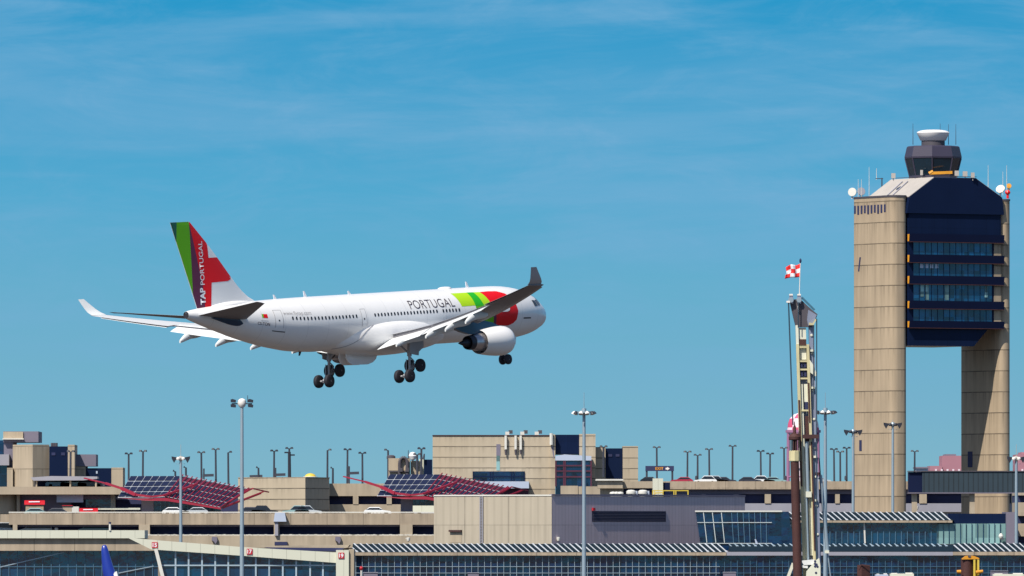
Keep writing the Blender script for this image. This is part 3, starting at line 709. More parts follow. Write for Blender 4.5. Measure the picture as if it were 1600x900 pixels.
# ================================================================== terminal buildings
def bld(name, label, cat, px, D, group=None): return pthing(name, label, cat, px, D, group)
def part(parent, name, mat, px0, px1, py0, py1, D, depth, **k):
    m = MB(); m.pbox(px0, px1, py0, py1, D, depth); return m.build(name, mat, parent, smooth=False)
def gbase(D): return CY+H*F/D           # row where the ground stands at distance D
def mull(parent, xs, y0, y1, hs, x0, x1, D, w, mat, name='mullion', hw=None):
    m = MB(); d = .14
    for x in xs: m.box(X(x,D)-w/2, X(x,D)+w/2, D-d, D, Z(y1,D), Z(y0,D))
    for h in hs: m.box(X(x0,D), X(x1,D), D-d-.03, D-.002, Z(h,D)-(hw or w)/2, Z(h,D)+(hw or w)/2)
    return m.build(name, mat, parent, smooth=False)
def fr_(a, b, s):
    q = []; x = a
    while x <= b+1e-6: q.append(x); x += s
    return q
def skylight_roof(parent, px0, px1, y0, y1, D, end=None, pitch=9.62, mat='roof_rib_paint', lean=15, first=0, full=True):
    """pitched dark roof with pale oblique ribs"""
    Db = D+5.
    m = MB(); pr = px1-(end or 0)
    a, b, c, d = P(px0,y1,D), P(px1,y1,D), P(pr,y0,Db), P(px0,y0,Db)
    m.add([a,b,c,d, a+Vector((0,6,-.6)), b+Vector((0,6,-.6)), c+Vector((0,6,-1)), d+Vector((0,6,-1))], [(0,1,2,3),(7,6,5,4),(1,0,4,5),(2,1,5,6),(3,2,6,7),(0,3,7,4)])
    rf = m.build('skylight_roof', 'roof_dark', parent, smooth=False)
    m = MB(); x = px0+first
    while x < px1-1:
        t0, t1 = 0., 1.
        xa = x-lean*.5; xb = x+lean*.5
        if xa < px0: t0 = (px0-xa)/lean
        if not full: t1 = .33
        lim = lambda t: pr+(px1-pr)*t
        while t1 > t0 and xa+lean*t1 > lim(t1)+.5: t1 -= .05
        if t1-t0 > .12:
            p = lambda t: P(xa+lean*t, y0+(y1-y0)*t, Db+(D-Db)*t)+Vector((0,-.04,.06))
            jw = .2*random.uniform(.7,1.3)
            m.bar(p(t0), p(t1), jw, .06)
            if random.random() < .6: m.bar(p(max(t0,t1-.12)), p(t1), .3, .12)
        x += pitch
    m.build('roof_rib', mat, rf, smooth=False)
    return rf

# ---- left glazed concourse
D = 1520; L1 = bld('concourse', 'low glazed concourse with white parapet at the left edge behind the blue wingtip', 'terminal', -10, D)
part(L1,'parapet','parapet_white',-60,226,828.5,841,D-1.5,14)
m = MB(); m.extrude([P(-60,841,D-.9), P(228,841,D-.9), P(262,850.5,D-.9), P(282,858.5,D-.9), P(282,860.5,D-.9), P(-60,860.5,D-.9)], (0,4,0)); m.build('soffit', 'band', L1, smooth=False)
gl = part(L1,'glazing','glass',-60,247,860.5,gbase(D+.6),D+.6,12)
mull(gl, fr_(-52,245,13.2), 861, gbase(D), (885.5,), -60, 247, D+.58, .09, 'mullion_faint')
for (a,b) in (((-4,887),(100,863)),((185,895.5),(240,884.5))):      # pale sloping bars that stand for reflections in the glass
    m = MB(); m.bar(P(a[0],a[1],D+.45), P(b[0],b[1],D+.45), .14, .14); m.build('reflection_streak', 'steel', L1)
# ---- wedge concourse with sloping fascia
D = 1500; L2 = bld('gate_hall', 'glazed gate hall under a sloping white fascia carrying small red gate signs', 'terminal', 380, D)
m = MB(); m.ppoly([(199,840),(250,844.6),(381,855),(525,863.2),(525,879.5),(380,868.5),(300,862.8),(236,858.4)], D, 1.6); m.build('fascia', 'parapet_white', L2, smooth=False)
m = MB(); m.ppoly([(245,858.6),(300,862.8),(380,868.5),(525,879.5),(525,gbase(D)),(258,gbase(D))], D+1., 10); gl = m.build('glazing', 'glass', L2, smooth=False)
m = MB()
for i, x in enumerate((274,294.4,315.4,336,356.4,379,399.5,420.4,441.6,462.6,484.4,504.4)):
    yt = lerp(x,[236,300,380,525],[858.4,862.8,868.5,879.5]); m.box(X(x,D)-.12, X(x,D)+.12, D+.75, D+.99, 0, Z(yt,D))
m.box(X(248,D), X(525,D), D+.72, D+.985, Z(883.4,D)-.1, Z(883.4,D)+.1); m.build('mullion', 'mullion', gl, smooth=False)
m = MB(); m.bar(P(243.5,858,D-.1), P(257,912,D-.1), .5, .5); m.build('raking_column', 'white_trim', L2)
m = MB(); m.ppoly([(405,853),(546,851.5),(543,855.5),(525,858.5),(430,857.5)], D+6, 14); rf = m.build('roof', 'beige_plain', L2, smooth=False)
m = MB(); m.ppoly([(412,855.2),(538,856.2),(530,861.5),(440,860.2)], D+5.6, .38); m.build('roof_recess', 'dark', rf, smooth=False)
part(L2,'end_pillar','parapet_white',525,545,859.5,gbase(D),D-.6,14); part(L2,'pillar_return','beige_plain',545.02,553,858,gbase(D),D-.2,13)
def gate_sign(px, py, txt, D, label):
    s = pthing('gate_sign', label, 'sign', px, D, 'red gate number signs on the white fascia', py)
    m = MB(); w = .42; c = P(px,py,D); m.box(c.x-w, c.x+w, D-.12, D-.02, c.z-w, c.z+w); m.build('sign_board', 'red_sign', s, smooth=False)
    bm, a, b, y0, y1 = text_mesh(txt, .03); k = .6/(y1-y0); k2 = min(k, .66/(b-a))
    for v in bm.verts: v.co = Vector(((v.co.x-(a+b)/2)*k2, -.135, (v.co.y-(y0+y1)/2)*k))
    finish(bm, 'lettering', 'flag_white', s)
gate_sign(241.8, 851.5, '15', D-.02, 'small red gate sign above the raking white column')
gate_sign(390, 861.8, '17', D-.02, 'small red gate sign on the fascia just right of the tall light mast')
gate_sign(533.2, 868, '19', D-.62, 'small red gate sign on the white end pillar')

# ---- centre and right glazed pier with ribbed skylight roof
D = 1545; L3 = bld('pier', 'long low glazed pier with a dark ribbed skylight roof along the bottom', 'terminal', 900, D)
skylight_roof(L3, 551, 1139, 849.8, 863, D, 22); skylight_roof(L3, 1139.5, 1490, 850.2, 862, D+.2, 0, mat='mullion', first=6, full=False); skylight_roof(L3, 1490.5, 1665, 849.2, 862.2, D, 0, first=4)  # middle stretch: short dull ribs put its shade into shape and colour
part(L3,'fascia','band',551,1135,863.1,868,D-.6,6); part(L3,'fascia','grey',1135.1,1489,862.3,868,D-.5,6); part(L3,'fascia','band',1489.1,1665,862.3,867.6,D-.6,6)  # grey middle fascia carries the shade over that stretch in its colour
gl = part(L3,'glazing','glass_dark',551,1665,868.05,gbase(D),D+.2,14)
mull(gl, fr_(556,1120,10.05), 868.5, gbase(D), (885.3,895.3), 552, 1125, D+.18, .055, 'mullion')
mull(gl, fr_(1132,1660,10.05), 868.5, gbase(D), (885.3,895.3), 1127, 1664, D+.18, .06, 'mullion_faint')
# small apron things against the pier glass
for px0, px1, py0 in ((568,590,895),(731,748,895.5),(1130,1150,894.6)):
    D2 = 1535; s = pthing('equipment_cabinet', {568:'grey equipment cabinet beside the red-topped marker post',731:'grey equipment cabinet below the ladder seam of the tan box building',1130:'grey equipment cabinet near the end of the bright skylight ribs'}[px0], 'cabinet', (px0+px1)/2, D2, 'grey cabinets along the pier glass')
    m = MB(); m.pbox(px0, px1, py0, gbase(D2), D2, 1.4); m.build('cabinet_body', 'purple_grey', s, smooth=False)
    m = MB(); m.pbox(px0-.4, px1+.4, py0-1, py0-.03, D2-.1, 1.6); m.build('cabinet_lid', 'grey', s, smooth=False)
D2 = 1525; s = pthing('marker_post', 'white marker post with a red ball top beside the white end pillar', 'post', 564.5, D2)
m = MB(); m.tube(P(564.5,gbase(D2),D2), P(564.5,891,D2), .13, .13, 8); m.build('post', 'white_trim', s)
m = MB(); m.lathe(P(564.5,887.8,D2), [(.02,-.3),(.2,-.24),(.28,0),(.2,.24),(.02,.3)], 14); m.build('ball', 'red_sign', s)

# ---- tan ribbed box building, one bright and one shaded side
D = 1600; b2 = R_(51)
L4 = bld('box_building', 'windowless tan ribbed box building with one bright side and one shaded side', 'building', 862, D)
c0 = Vector((X(862,D), D)); 
def onpx(px, ang):      # ground point at image column px on the line leaving c0 at angle ang
    d = Vector((math.cos(ang), math.sin(ang))); k = (px-800)/F
    t = (k*c0.y-c0.x)/(d.x-k*d.y); return c0+d*t
pl = onpx(678, R_(180-28)); pr = onpx(1164, b2)
zt = Z(775,D); du_ = (pr-c0).normalized()
m = MB(); m.prism([tuple(c0), tuple(pr), tuple(pr+pl-c0), tuple(pl)], 0, zt); bx = m.build('wall', ['ribbed','ribbed_shade_tint'], L4, smooth=False)
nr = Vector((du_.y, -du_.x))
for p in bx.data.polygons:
    if abs(p.normal.z) < .1 and Vector((p.normal.x,p.normal.y)).dot(nr) > .9: p.material_index = 1  # right wall gets the shade-tinted copy
def wallbox(m, o, d, t0, t1, z0, z1, off, dep):
    n_ = Vector((d.y,-d.x)); q = [o+d*t0+n_*off, o+d*t1+n_*off, o+d*t1-n_*dep, o+d*t0-n_*dep]
    m.prism([tuple(v) for v in q], z0, z1)
du = (pr-c0).normalized(); Lr = (pr-c0).length
def tat(px): return (onpx(px,b2)-c0).length
m = MB(); wallbox(m, c0, du, 0, Lr, zt+.02, zt+.3, .1, .5); m.build('coping', 'purple_grey', L4, smooth=False)
zz = lambda px, py: Z(py, onpx(px,b2).y)
m = MB(); wallbox(m, c0, du, tat(925), tat(1040), zz(980,815), zz(980,798.5), .06, .3); lw = m.build('louvre_window', 'dark_navy', L4, smooth=False)
m = MB()
for k in range(7): z0 = zz(980,815)+(k+.5)*.24; wallbox(m, c0, du, tat(926), tat(1039), z0, z0+.06, .12, -.05)
m.build('louvre_blade', 'purple_grey', lw, smooth=False)
m = MB(); wallbox(m, c0, du, tat(924.5), tat(928), zz(926,798), zz(926,793.5), .3, -.05); m.build('alarm_box', 'red_sign', L4, smooth=False)
dl = (c0-pl).normalized(); Ll = (c0-pl).length
def tl(px): return (onpx(px,R_(152))-pl).length
zl = lambda py: Z(py, (pl.y+c0.y)/2)
m = MB(); wallbox(m, pl, dl, tl(703.5), tl(721.5), zl(848), zl(831.2), .05, .2); dr = m.build('door', 'beige_plain', L4, smooth=False)
m = MB(); wallbox(m, pl, dl, tl(703), tl(722), zl(831), zl(828), .45, -.02); m.build('door_canopy', 'rust_dark', dr, smooth=False)
m = MB()
for k in range(30): z0 = zl(848)+k*.245; wallbox(m, pl, dl, tl(751), tl(755), z0, z0+.09, .2, -.1)
for px in (751,755): wallbox(m, pl, dl, tl(px)-.06, tl(px)+.06, zl(849), zl(775.5), .24, -.08)
m.build('ladder', 'grey', L4, smooth=False)
m = MB(); wallbox(m, pl, dl, 0, Ll, zt+.02, zt+.22, .1, .5); m.build('coping', 'white_trim', L4, smooth=False)
def camera_dome(px, py, D, label):
    s = pthing('security_camera', label, 'camera', px, D, 'white wall cameras', py); c = P(px,py,D)
    m = MB(); m.bar(c+Vector((-.4,1.2,.1)), c+Vector((.1,0,.1)), .12, .12); m.build('bracket', 'white_trim', s)
    m = MB(); m.lathe(c, [(.02,-.42),(.22,-.3),(.3,0),(.3,.25),(.02,.3)], 14); m.build('housing', 'white_trim', s)
camera_dome(872.5, 842, onpx(872.5,b2).y-.5, 'white security camera at the foot of the shaded wall')
camera_dome(638, 842.5, 1675, 'white security camera on the lower parking parapet')
camera_dome(1433, 793.5, 2038, 'white security camera under the dark footbridge beside the left pylon')

# ---- slanting glass wall and upper pier on the right
D = 1605; L5 = bld('glass_hall', 'slanting dark glass hall with ribbed skylight roof in front of the control tower', 'terminal', 1240, D)
Ds = D-2
m = MB(); m.ppoly([(1087,799.5),(1232,799.5),(1242,860),(1096,860)], Ds, 10); sg = m.build('slanted_glazing', 'glass_dark', L5, smooth=False)
m = MB(); m.bar(P(1086,798.8,Ds-.1), P(1222,798.8,Ds-.1), .25, .22); m.build('top_trim', 'white_trim', sg)
m = MB()
for xa, xb in ((1099,1104.5),(1113,1118.5),(1127,1132)): m.bar(P(xa,800.4,Ds-.1), P(xb,848,Ds-.1), .12, .12)
for y in (816.4, 849): m.bar(P(1089.5,y,Ds-.16), P(1206,y,Ds-.16), .10, .1)
m.build('mullion', 'lamp_glass', sg)
m = MB()
for k in range(7): m.bar(P(1143+9*k,800.4,Ds-.1), P(1147+8.5*k,862,Ds-.1), .1, .1)
m.build('mullion', 'mullion_faint', sg)
m = MB(); m.ppoly([(1179,842.5),(1181,842.5),(1190,861),(1184,861)], Ds-1.2, .8); m.build('vent_fin', 'light_blue_grey', L5, smooth=False)
skylight_roof(L5, 1218, 1491, 800.4, 813.2, D, 20, pitch=9.45, first=4)
part(L5,'fascia','band',1218,1488,813.3,816.6,D-.5,5)
gl = part(L5,'glazing','glass',1236,1464,816.7,852,D+.6,10)
mull(gl, fr_(1241,1463,9.3), 817, 850, (), 1236, 1463, D+.58, .11, 'mullion_faint')
m = MB(); m.bar(P(1350.3,817,D+.4), P(1351.5,849,D+.4), .24, .2); m.build('downpipe', 'white_trim', L5)
part(L5,'block_upper','navy_panel',1481,1572,802.5,818,D+1.2,14)
gl = part(L5,'block_glazing','glass_teal',1464.1,1572,818.1,850,D+.4,12)
mull(gl, fr_(1465,1572,8.9), 818.3, 850, (), 1464.2, 1572, D+.38, .1, 'glass')
part(L5,'corner_column','purple_grey',1572.1,1586,800,gbase(D),D-.3,14)
m = MB(); m.lathe(P(1564,838,D-.6), [(.02,-.4),(.3,-.3),(.4,0),(.25,.35),(.02,.5)], 12); m.bar(P(1562,842,D-.3), P(1568,842,D-.3), .3); m.build('wall_lamp', 'white_trim', L5)
D = 1620; s = bld('parking_deck', 'beige multi-level parking deck at the far right edge', 'parking deck', 1620, D)
for y0, y1, mt in ((770,774,'beige_plain'),(774.02,785,'dark'),(785.02,806,'band'),(806.02,818,'dark'),(818.02,838,'band'),(838.02,850,'dark')): part(s,'opening' if mt == 'dark' else 'parapet',mt,1591,1660,y0,y1,D+(1.5 if mt=='dark' else 0),20)  # navy boxes in the openings: interior shade put into the colour
part(s,'base_wall','band',1591,1660,850.02,gbase(D),D,20)

# ---- two-level roadway / parking across the left and centre
D = 1690; L6 = bld('roadway_deck', 'two-level beige concrete roadway deck running across the left half', 'parking deck', 340, D)
part(L6,'upper_parapet','band',14,680,802,819.8,D,1.2); part(L6,'upper_slab','beige_plain',14,690,805,819,D+1.22,42)
part(L6,'parapet_end','band',-60,13.9,803.5,815,D+.4,1.2); 
part(L6,'soffit_beam','purple_grey',27,690,819.85,822.8,D+.8,36)  # shade under the slab is put into this purple grey
part(L6,'interior_shade_panel','dark',-60,690,822.85,838,D+3.2,26)  # navy box close behind the opening; unlit interior painted as colour
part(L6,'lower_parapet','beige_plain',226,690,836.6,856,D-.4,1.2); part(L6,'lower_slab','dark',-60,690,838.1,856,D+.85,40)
part(L6,'base_wall','band',-60,690,856.1,gbase(D),D+.2,36)
for x0, x1 in ((20,27),(217,234),(428,436.5),(625,644.5),(-20,-12)): part(L6,'column','beige_plain',x0,x1,819.82,838.05,D-.08,1.6)
m = MB(); m.ppoly([(429.5,801),(445,801),(447.5,815),(427.5,815)], D-1.2, 1.15); m.build('drain_hopper', 'light_blue_grey', L6, smooth=False)
part(L6,'drain_pipe','grey',429.5,434.5,815.05,837,D-.9,.6)
m = MB()
for k in range(116):
    x = 14+5.75*k
    if k % 1 == 0: m.box(X(x,D)-.05, X(x,D)+.05, D+.3, D+.42, Z(802,D), Z(800.2,D))
m.bar(P(14,800.4,D+.3), P(680,800.4,D+.3), .16, .16); m.build('guard_rail', 'white_trim', L6)
m = MB(); m.bar(P(226,836,D-.2), P(680,836,D-.2), .2, .16)
for k in range(70): x = 228+6.5*k; m.box(X(x,D)-.12*(1+k%3), X(x,D)+.1, D-.3, D-.1, Z(836.5,D), Z(835.2-.5*(k%2),D))
m.build('lower_guard_rail', 'white_trim', L6)
for x in (335,528):
    m = MB(); m.ppoly([(x-4,838.5),(x+4,838.5),(x+4.5,845),(x+2,850),(x-1,846),(x-4.5,844)], D-1.0, .58); m.build('scupper', 'purple_grey', L6, smooth=False)
m = MB(); m.pbox(429,449,846.5,852,D-1,.58); m.build('vent_grille', 'dark', L6, smooth=False)
m = MB(); m.pbox(645,680,790,800,D+6,3); ob = m.build('barrier_wall', 'parapet_white', L6, smooth=False)

# ---- upper left deck with shops beneath
D = 1760; L7 = bld('upper_deck', 'upper beige deck over dark shop fronts at the far left', 'parking deck', 80, D)
part(L7,'parapet','beige_plain',-60,190,760.5,772.5,D-1,20); part(L7,'rear_wall','dark',-60,400,772.55,803,D+6,10)
part(L7,'interior_wall','purple_grey',26,110,773,803,D+3,2.9)
m = MB(); m.lathe((X(8,D+4),D+4,0), [(2.15,0),(2.15,Z(769.5,D))], 30); m.build('stair_drum', 'beige', L7)
part(L7,'wall_panel','light_blue_grey',88.5,130,773,785,D+1,.8); part(L7,'shop_window','glass_dark',134,173,780.5,793,D+4,.9)
part(L7,'beam','purple_grey',131,236,774,780.4,D+2,3)
for x0, x1 in ((173,180),(221,239),(26,31)): part(L7,'column','beige_plain' if x0!=221 else 'purple_grey',x0,x1,772.6,803,D+1.5,1.4)
part(L7,'low_wall','parapet_white',153,219,793.5,796.5,D+.6,.5)
part(L7,'base_wall','band',-60,400,803.05,gbase(D),D+7,8)
for i,(x0,x1,y0,y1,lab) in enumerate(((38,70,781.8,788.5,'red shop awning beside the round stair drum'),(123,153,794,800.5,'red shop awning below the pale blue wall panel'))):
    s = pthing('awning', lab, 'awning', (x0+x1)/2, D-2, 'red shop awnings', y1)
    m = MB(); m.extrude([P(x0,y1,D-3), P(x1,y1,D-3), P(x1,y0,D-1), P(x0,y0,D-1)], (0,.3,-.1)); m.build('canopy', 'red_sign', s, smooth=False)
    m = MB(); m.extrude([P(x0+7,y0+3.4,D-2.35), P(x1-8,y0+3.2,D-2.35), P(x1-8,y0+1.8,D-1.9), P(x0+7,y0+2,D-1.9)], (0,-.06,.05)); m.build('highlight_strip', 'tank_white', s, smooth=False)
    part(s,'shopfront','beige_plain',x0+2,x1-2,y1+.5,802.9,D+.4,.5)
s = pthing('box_truck', 'white box truck with a brown-sided load bed at the left shop front', 'truck', 115, D-6, py=803)
m = MB(); m.pbox(98,112,790.5,801,D-6,2.4); m.build('load_box', 'beige_plain', s, smooth=False)
m = MB(); m.pbox(112.2,123,791.5,801,D-6,2.3); m.build('cab', 'white_trim', s, smooth=False)
m = MB(); m.pbox(97,113,789.4,790.4,D-6.2,2.8); m.build('box_roof', 'red_sign', s, smooth=False)

# ---- far left towers
D = 1815; s = bld('office_tower', 'grey purple blocky tower at the left edge above the decks', 'building', 20, D)
part(s,'upper_block','purple_grey',5,60,674,691,D,14); part(s,'body','purple_grey',6,20.5,691.02,765,D+.3,14); part(s,'facing_panel','beige',5,36,674.6,685,D-.3,.28); part(s,'ledge','white_trim',4,37,685.02,686.6,D-.8,.78)
part(s,'side_block','grey',-60,14,710,727,D-3,9); part(s,'glazed_base','glass_dark',-60,11,727.02,765,D-2,8); part(s,'upper_glass','glass_dark',-60,5.9,688,709.9,D+1,8)
D = 1800; s = bld('stair_tower', 'beige angular tower with a tall dark blue centre panel at the left', 'building', 70, D)
m = MB(); m.prism([(X(20,D+5),D+5),(X(51,D),D),(X(77,D+2.5),D+2.5),(X(77,D+14),D+14),(X(20,D+14),D+14)], 0, Z(694.5,D)); m.build('wall', 'beige', s, smooth=False)
m = MB(); m.pbox(77.05,106,697.5,765,D+1.2,10); pnl = m.build('blue_panel', 'navy', s, smooth=False)
part(pnl,'vent','dark',80.5,86.5,707,711.5,D+1.1,.09); part(pnl,'vent','dark',95.5,101.5,707,711.5,D+1.1,.09)
part(s,'right_wall','beige',106.05,116.5,694.8,765,D+.6,12)
for x in (81.5,85,88):
    m = MB(); m.tube(P(x,697.6,D+5), P(x,692,D+5), .25, .25, 8); m.build('flue', 'rig_dark', s)
part(s,'low_wing','beige',11,20,731,765,D+4,8)
D = 1806; s = bld('service_block', 'low service block with dark blue doors right of the angular beige tower', 'building', 150, D)
part(s,'upper_box','purple_grey',117,150,710,728.5,D,9); part(s,'base','beige',117,134,728.55,765,D+.2,9); part(s,'blue_front','navy',134.05,174,731.5,765,D+.4,9); part(s,'end_wall','beige',174.05,192,730.5,765,D,10)
part(s,'light_panel','light_blue_grey',150,152.5,736,740,D+.3,.08)
D = 1772; s = bld('shelter', 'shallow grey shelter roof on posts over cars on the upper left deck', 'shelter', 100, D)
m = MB(); m.ppoly([(48,746),(80,743.8),(152,744.6),(152,748),(130,750.5),(52,751)], D, 7); m.build('roof', 'grey', s, smooth=False)
for x in (50.5,57,110,150): 
    m = MB(); m.tube(P(x,761,D+.6), P(x,750,D+.6), .16, .16, 8); m.build('post', 'beige_plain', s)
part(s,'back_wall','dark_navy',54,150,750.6,761,D+6,.3)

# ---- beige block left of centre and garage beside it
D = 1752; s = bld('stair_block', 'beige two-sided panel block between the two solar canopies', 'building', 440, D)
m = MB(); q = [(X(372,D+9),D+9),(X(477,D),D),(X(514.5,D+12),D+12),(X(514.5,D+26),D+26),(X(372,D+26),D+26)]; m.prism(q, 0, Z(746.4,D)); m.build('wall', 'beige_panels', s, smooth=False)
m = MB(); m.prism([(x+(.12 if i in (1,2) else 0), y-.12) for i,(x,y) in enumerate(q)], Z(746.4,D)+.01, Z(745.4,D)); m.build('coping', 'band', s, smooth=False)
s2 = pthing('rooftop_dome', 'small yellow domed tent on the roof of the beige panel block', 'tent', 485, D+14, None, 745.4)
m = MB(); c = P(485,745.3,D+14); m.lathe(c, [(1.0,0),(.98,.15),(.8,.4),(.45,.58),(.01,.66)], 20); m.build('canopy', 'yellow', s2)
m = MB(); m.lathe(c, [(1.25,.0),(1.25,.08),(1.0,.1)], 20); m.build('brim', 'white_trim', s2)
D = 1768; L8 = bld('parking_garage', 'beige parking garage with dark openings behind the right solar canopy', 'parking deck', 590, D)
part(L8,'parapet','beige_plain',514.6,690,755.5,775,D,1); part(L8,'interior_shade_panel','dark',514.6,690,775.05,788,D+1.8,20); part(L8,'lower_parapet','beige_plain',514.6,690,788.05,803,D,1); part(L8,'deck','band',514.6,690,757,774,D+1.02,60)  # navy box stands for the shade inside the garage
for x0,x1 in ((551.5,560),(604,612),(500,513)): part(L8,'column','beige_plain',x0,x1,775.02,788.02,D-.1,1)
part(L8,'base_wall','band',514.6,690,803.05,gbase(D),D+.5,40)

# ---- tall centre building
D = 1785; L9 = bld('terminal_block', 'tall beige panelled building with dark blue glazed recess in the centre', 'building', 770, D)
part(L9,'front_wall','beige_panels',676,860,681,gbase(D),D,22); part(L9,'coping','rust_dark',675.6,860.2,679.6,680.95,D-.15,22.3)
part(L9,'pilaster','beige_panels',860.05,867.5,678.8,gbase(D),D-.6,20)
part(L9,'blue_recess','navy_panel',867.55,905,679.2,709.5,D+.8,18); part(L9,'right_wall','beige_panels',905.05,930.5,678,gbase(D),D+.3,20)
m = MB(); m.ppoly([(868,712.5),(882,710),(905,711.5),(924,712.5),(924,719.5),(868,719.5)], D-2.2, 2.1); m.build('bay_roof', 'light_blue_grey', L9, smooth=False)
gl = part(L9,'bay_glazing','glass_dark',868,924,719.55,775,D-2,1.95)
mull(gl, [868.4,881,883,910,923.6], 719.6, 760, (727.5,736,745), 868, 924, D-2.02, .25, 'maroon')
sl = part(L9,'slot_window','purple_grey',775.5,782,694,712,D-.04,.3); part(sl,'slot_glass','glass_teal',775.6,781,712.1,735,D-.05,.3)
wr = part(L9,'window_row','glass_dark',738.5,820,736.5,752,D-.04,.4)
mull(wr, [739.5,766,770,799,803,819], 737, 751.5, (744.5,), 738.5, 820, D-.06, .2, 'navy')
part(L9,'low_roof','light_blue_grey',742,826.5,752.2,763,D-6,5.9); part(L9,'low_front','maroon',742,826,763.05,775,D-4.5,4.4)
for x0,x1 in ((789.5,801),(813,824.5),(835.5,847)):
    m = MB(); m.pbox(x0,x0+(x1-x0)*.55,674.5,679.5,D+5,2); m.mat(1).pbox(x0+(x1-x0)*.45,x1,672.2,677.5,D+5.2,2); m.build('roof_fan', ['white_trim','rig_dark'], L9, smooth=False)
for x, y0, y1, y2 in ((790,680.5,702,711),(805.5,680.5,702,711),(813.5,680.5,702.5,710)):
    m = MB(); m.pbox(x-1.7,x+1.7,y0,y1,D-.7,.5); m.mat(1).tube(P(x,y1+1,D-.4), P(x+.6,y2,D-.4), .22, .16, 8); m.build('panel_antenna', ['white_trim','rig_dark'], L9, smooth=False)
m = MB(); m.tube(P(861.5,677,D-1), P(861.5,695,D-1), .3, .3, 8); m.build('vent_pipe', 'white_trim', L9)
m = MB(); m.ppoly([(861.5,697),(864.5,697),(866,715),(864.8,716)], D-.68, .06); m.build('stain_plate', 'purple_grey', L9, smooth=False)
part(L9,'base_wall','beige_plain',876,903,759,777,D-5,2.7); part(L9,'base_wall','beige_plain',904,956,760,777,D-5.3,3)
D = 1802; s = bld('lift_tower', 'beige block with a tall dark blue centre panel right of the glazed recess', 'building', 965, D)
part(s,'left_wall','beige_panels',930.6,946,698.5,gbase(D),D,14); m = MB(); m.pbox(946.05,973,700.5,gbase(D),D+.8,12); pnl = m.build('blue_panel','navy',s,smooth=False)
part(pnl,'vent','dark',950.5,956.5,709.5,713.5,D+.7,.09); part(pnl,'vent','dark',962,968,709.5,713.5,D+.7,.09)
part(s,'right_wall','beige_panels',973.05,997,697,gbase(D),D-.2,14)

# ---- rooftop plant on and behind the box building
D = 1700; s = bld('plant_room', 'low beige rooftop plant rooms behind the shaded box wall', 'building', 975, D)
part(s,'parapet','beige_plain',934,973,751,763,D,8); part(s,'parapet','beige_plain',973.05,1020,752.5,762.5,D+1,8); part(s,'roof_edge','white_trim',931,974,748.5,750.95,D-.5,9); part(s,'dark_front','dark_navy',974,1020,763,780,D+1.5,6); part(s,'side_front','beige_plain',938,973.9,763.05,780,D+1,6)
D = 1690
for i,(x,y0,lab) in enumerate(((964,766,'cluster of small white rooftop vents'),(986,765,'white rounded rooftop vent left of its twin'),(1004.5,765.5,'white rounded rooftop vent next to the yellow rails'))):
    s = pthing('rooftop_vent', lab, 'vent', x, D, 'white rooftop vents', 776)
    if i == 0:
        m = MB()
        for dx in (-6,-1,5): m.lathe(P(x+dx,777,D), [(.45,0),(.45,.55),(.6,.6),(.5,.85),(.01,.95)], 14)
        m.build('vent_cowls', 'white_trim', s)
    else:
        m = MB(); m.lathe(P(x,778,D), [(.55,0),(.6,.6),(.8,.7),(.78,1.1),(.5,1.3),(.01,1.35)], 18); m.build('vent_cowl', 'white_trim', s)
        m = MB(); m.pbox(x+5,x+10,767,778,D+.5,1); m.build('vent_box', 'light_blue_grey', s, smooth=False)
s = pthing('lift_housing', 'pale square rooftop housing behind yellow safety rails', 'housing', 1028, 1695, None, 776)
part(s,'housing','parapet_white',1020,1036,747.5,778,1695,3); part(s,'dark_side','dark_navy',1036.05,1047,754,778,1695.5,2.5)
s = pthing('safety_rail', 'yellow rooftop safety rails on the edge of the shaded box wall', 'railing', 1048, 1685, None, 776)
m = MB(); D = 1685
for x in (1020,1023,1036,1053,1056,1075): m.bar(P(x,777,D), P(x,766,D), .17, .17)
for y in (766.6,774): m.bar(P(1020,y,D), P(1075.5,y,D), .15, .15)
m.bar(P(1023,770.5,D), P(1036,769.8,D), .3, .2); m.build('rails', 'yellow', s)

# ---- right garage with cars on its roof
D = 2040; L10 = bld('parking_garage', 'long beige parking garage with cars on its roof left of the control tower', 'parking deck', 1180, D)
part(L10,'roof_parapet','band',985,1660,752,764.5,D,1); part(L10,'roof_deck','beige_plain',985,1660,755,764,D+1.02,80); part(L10,'soffit','purple_grey',985,1660,764.55,772,D+1.5,60)  # purple grey on the soffit carries its shade
part(L10,'interior_shade_panel','dark',985,1660,772.05,787,D+2.4,40); part(L10,'lower_parapet','grey',1156,1660,786.5,800,D+.3,1); part(L10,'end_wall','purple_grey',985,1158,772.06,800,D+.9,1)  # garage depth is a navy box with the shade in its colour
for x0,x1 in ((1076,1096),(1103,1146),(1154,1157.8)): part(L10,'slot_opening','dark',x0,x1,772.4,775.4,D+.8,.2)
for x0,x1 in ((1195,1204.5),(1305,1312),(1436.5,1448),(1580,1591)): part(L10,'column','beige_plain',x0,x1,772.08,786.6,D+.1,1)
part(L10,'base_wall','band',985,1660,800.05,gbase(D),D+.6,60)
# deck strip behind the left buildings carrying the lamp posts
D = 1905; s = bld('roof_deck', 'flat beige garage roof deck behind the left and centre buildings', 'parking deck', 400, D)
part(s,'parapet','beige_plain',180,760,761,775,D,60); part(s,'base_wall','band',180,760,775.05,gbase(D),D+.5,58)

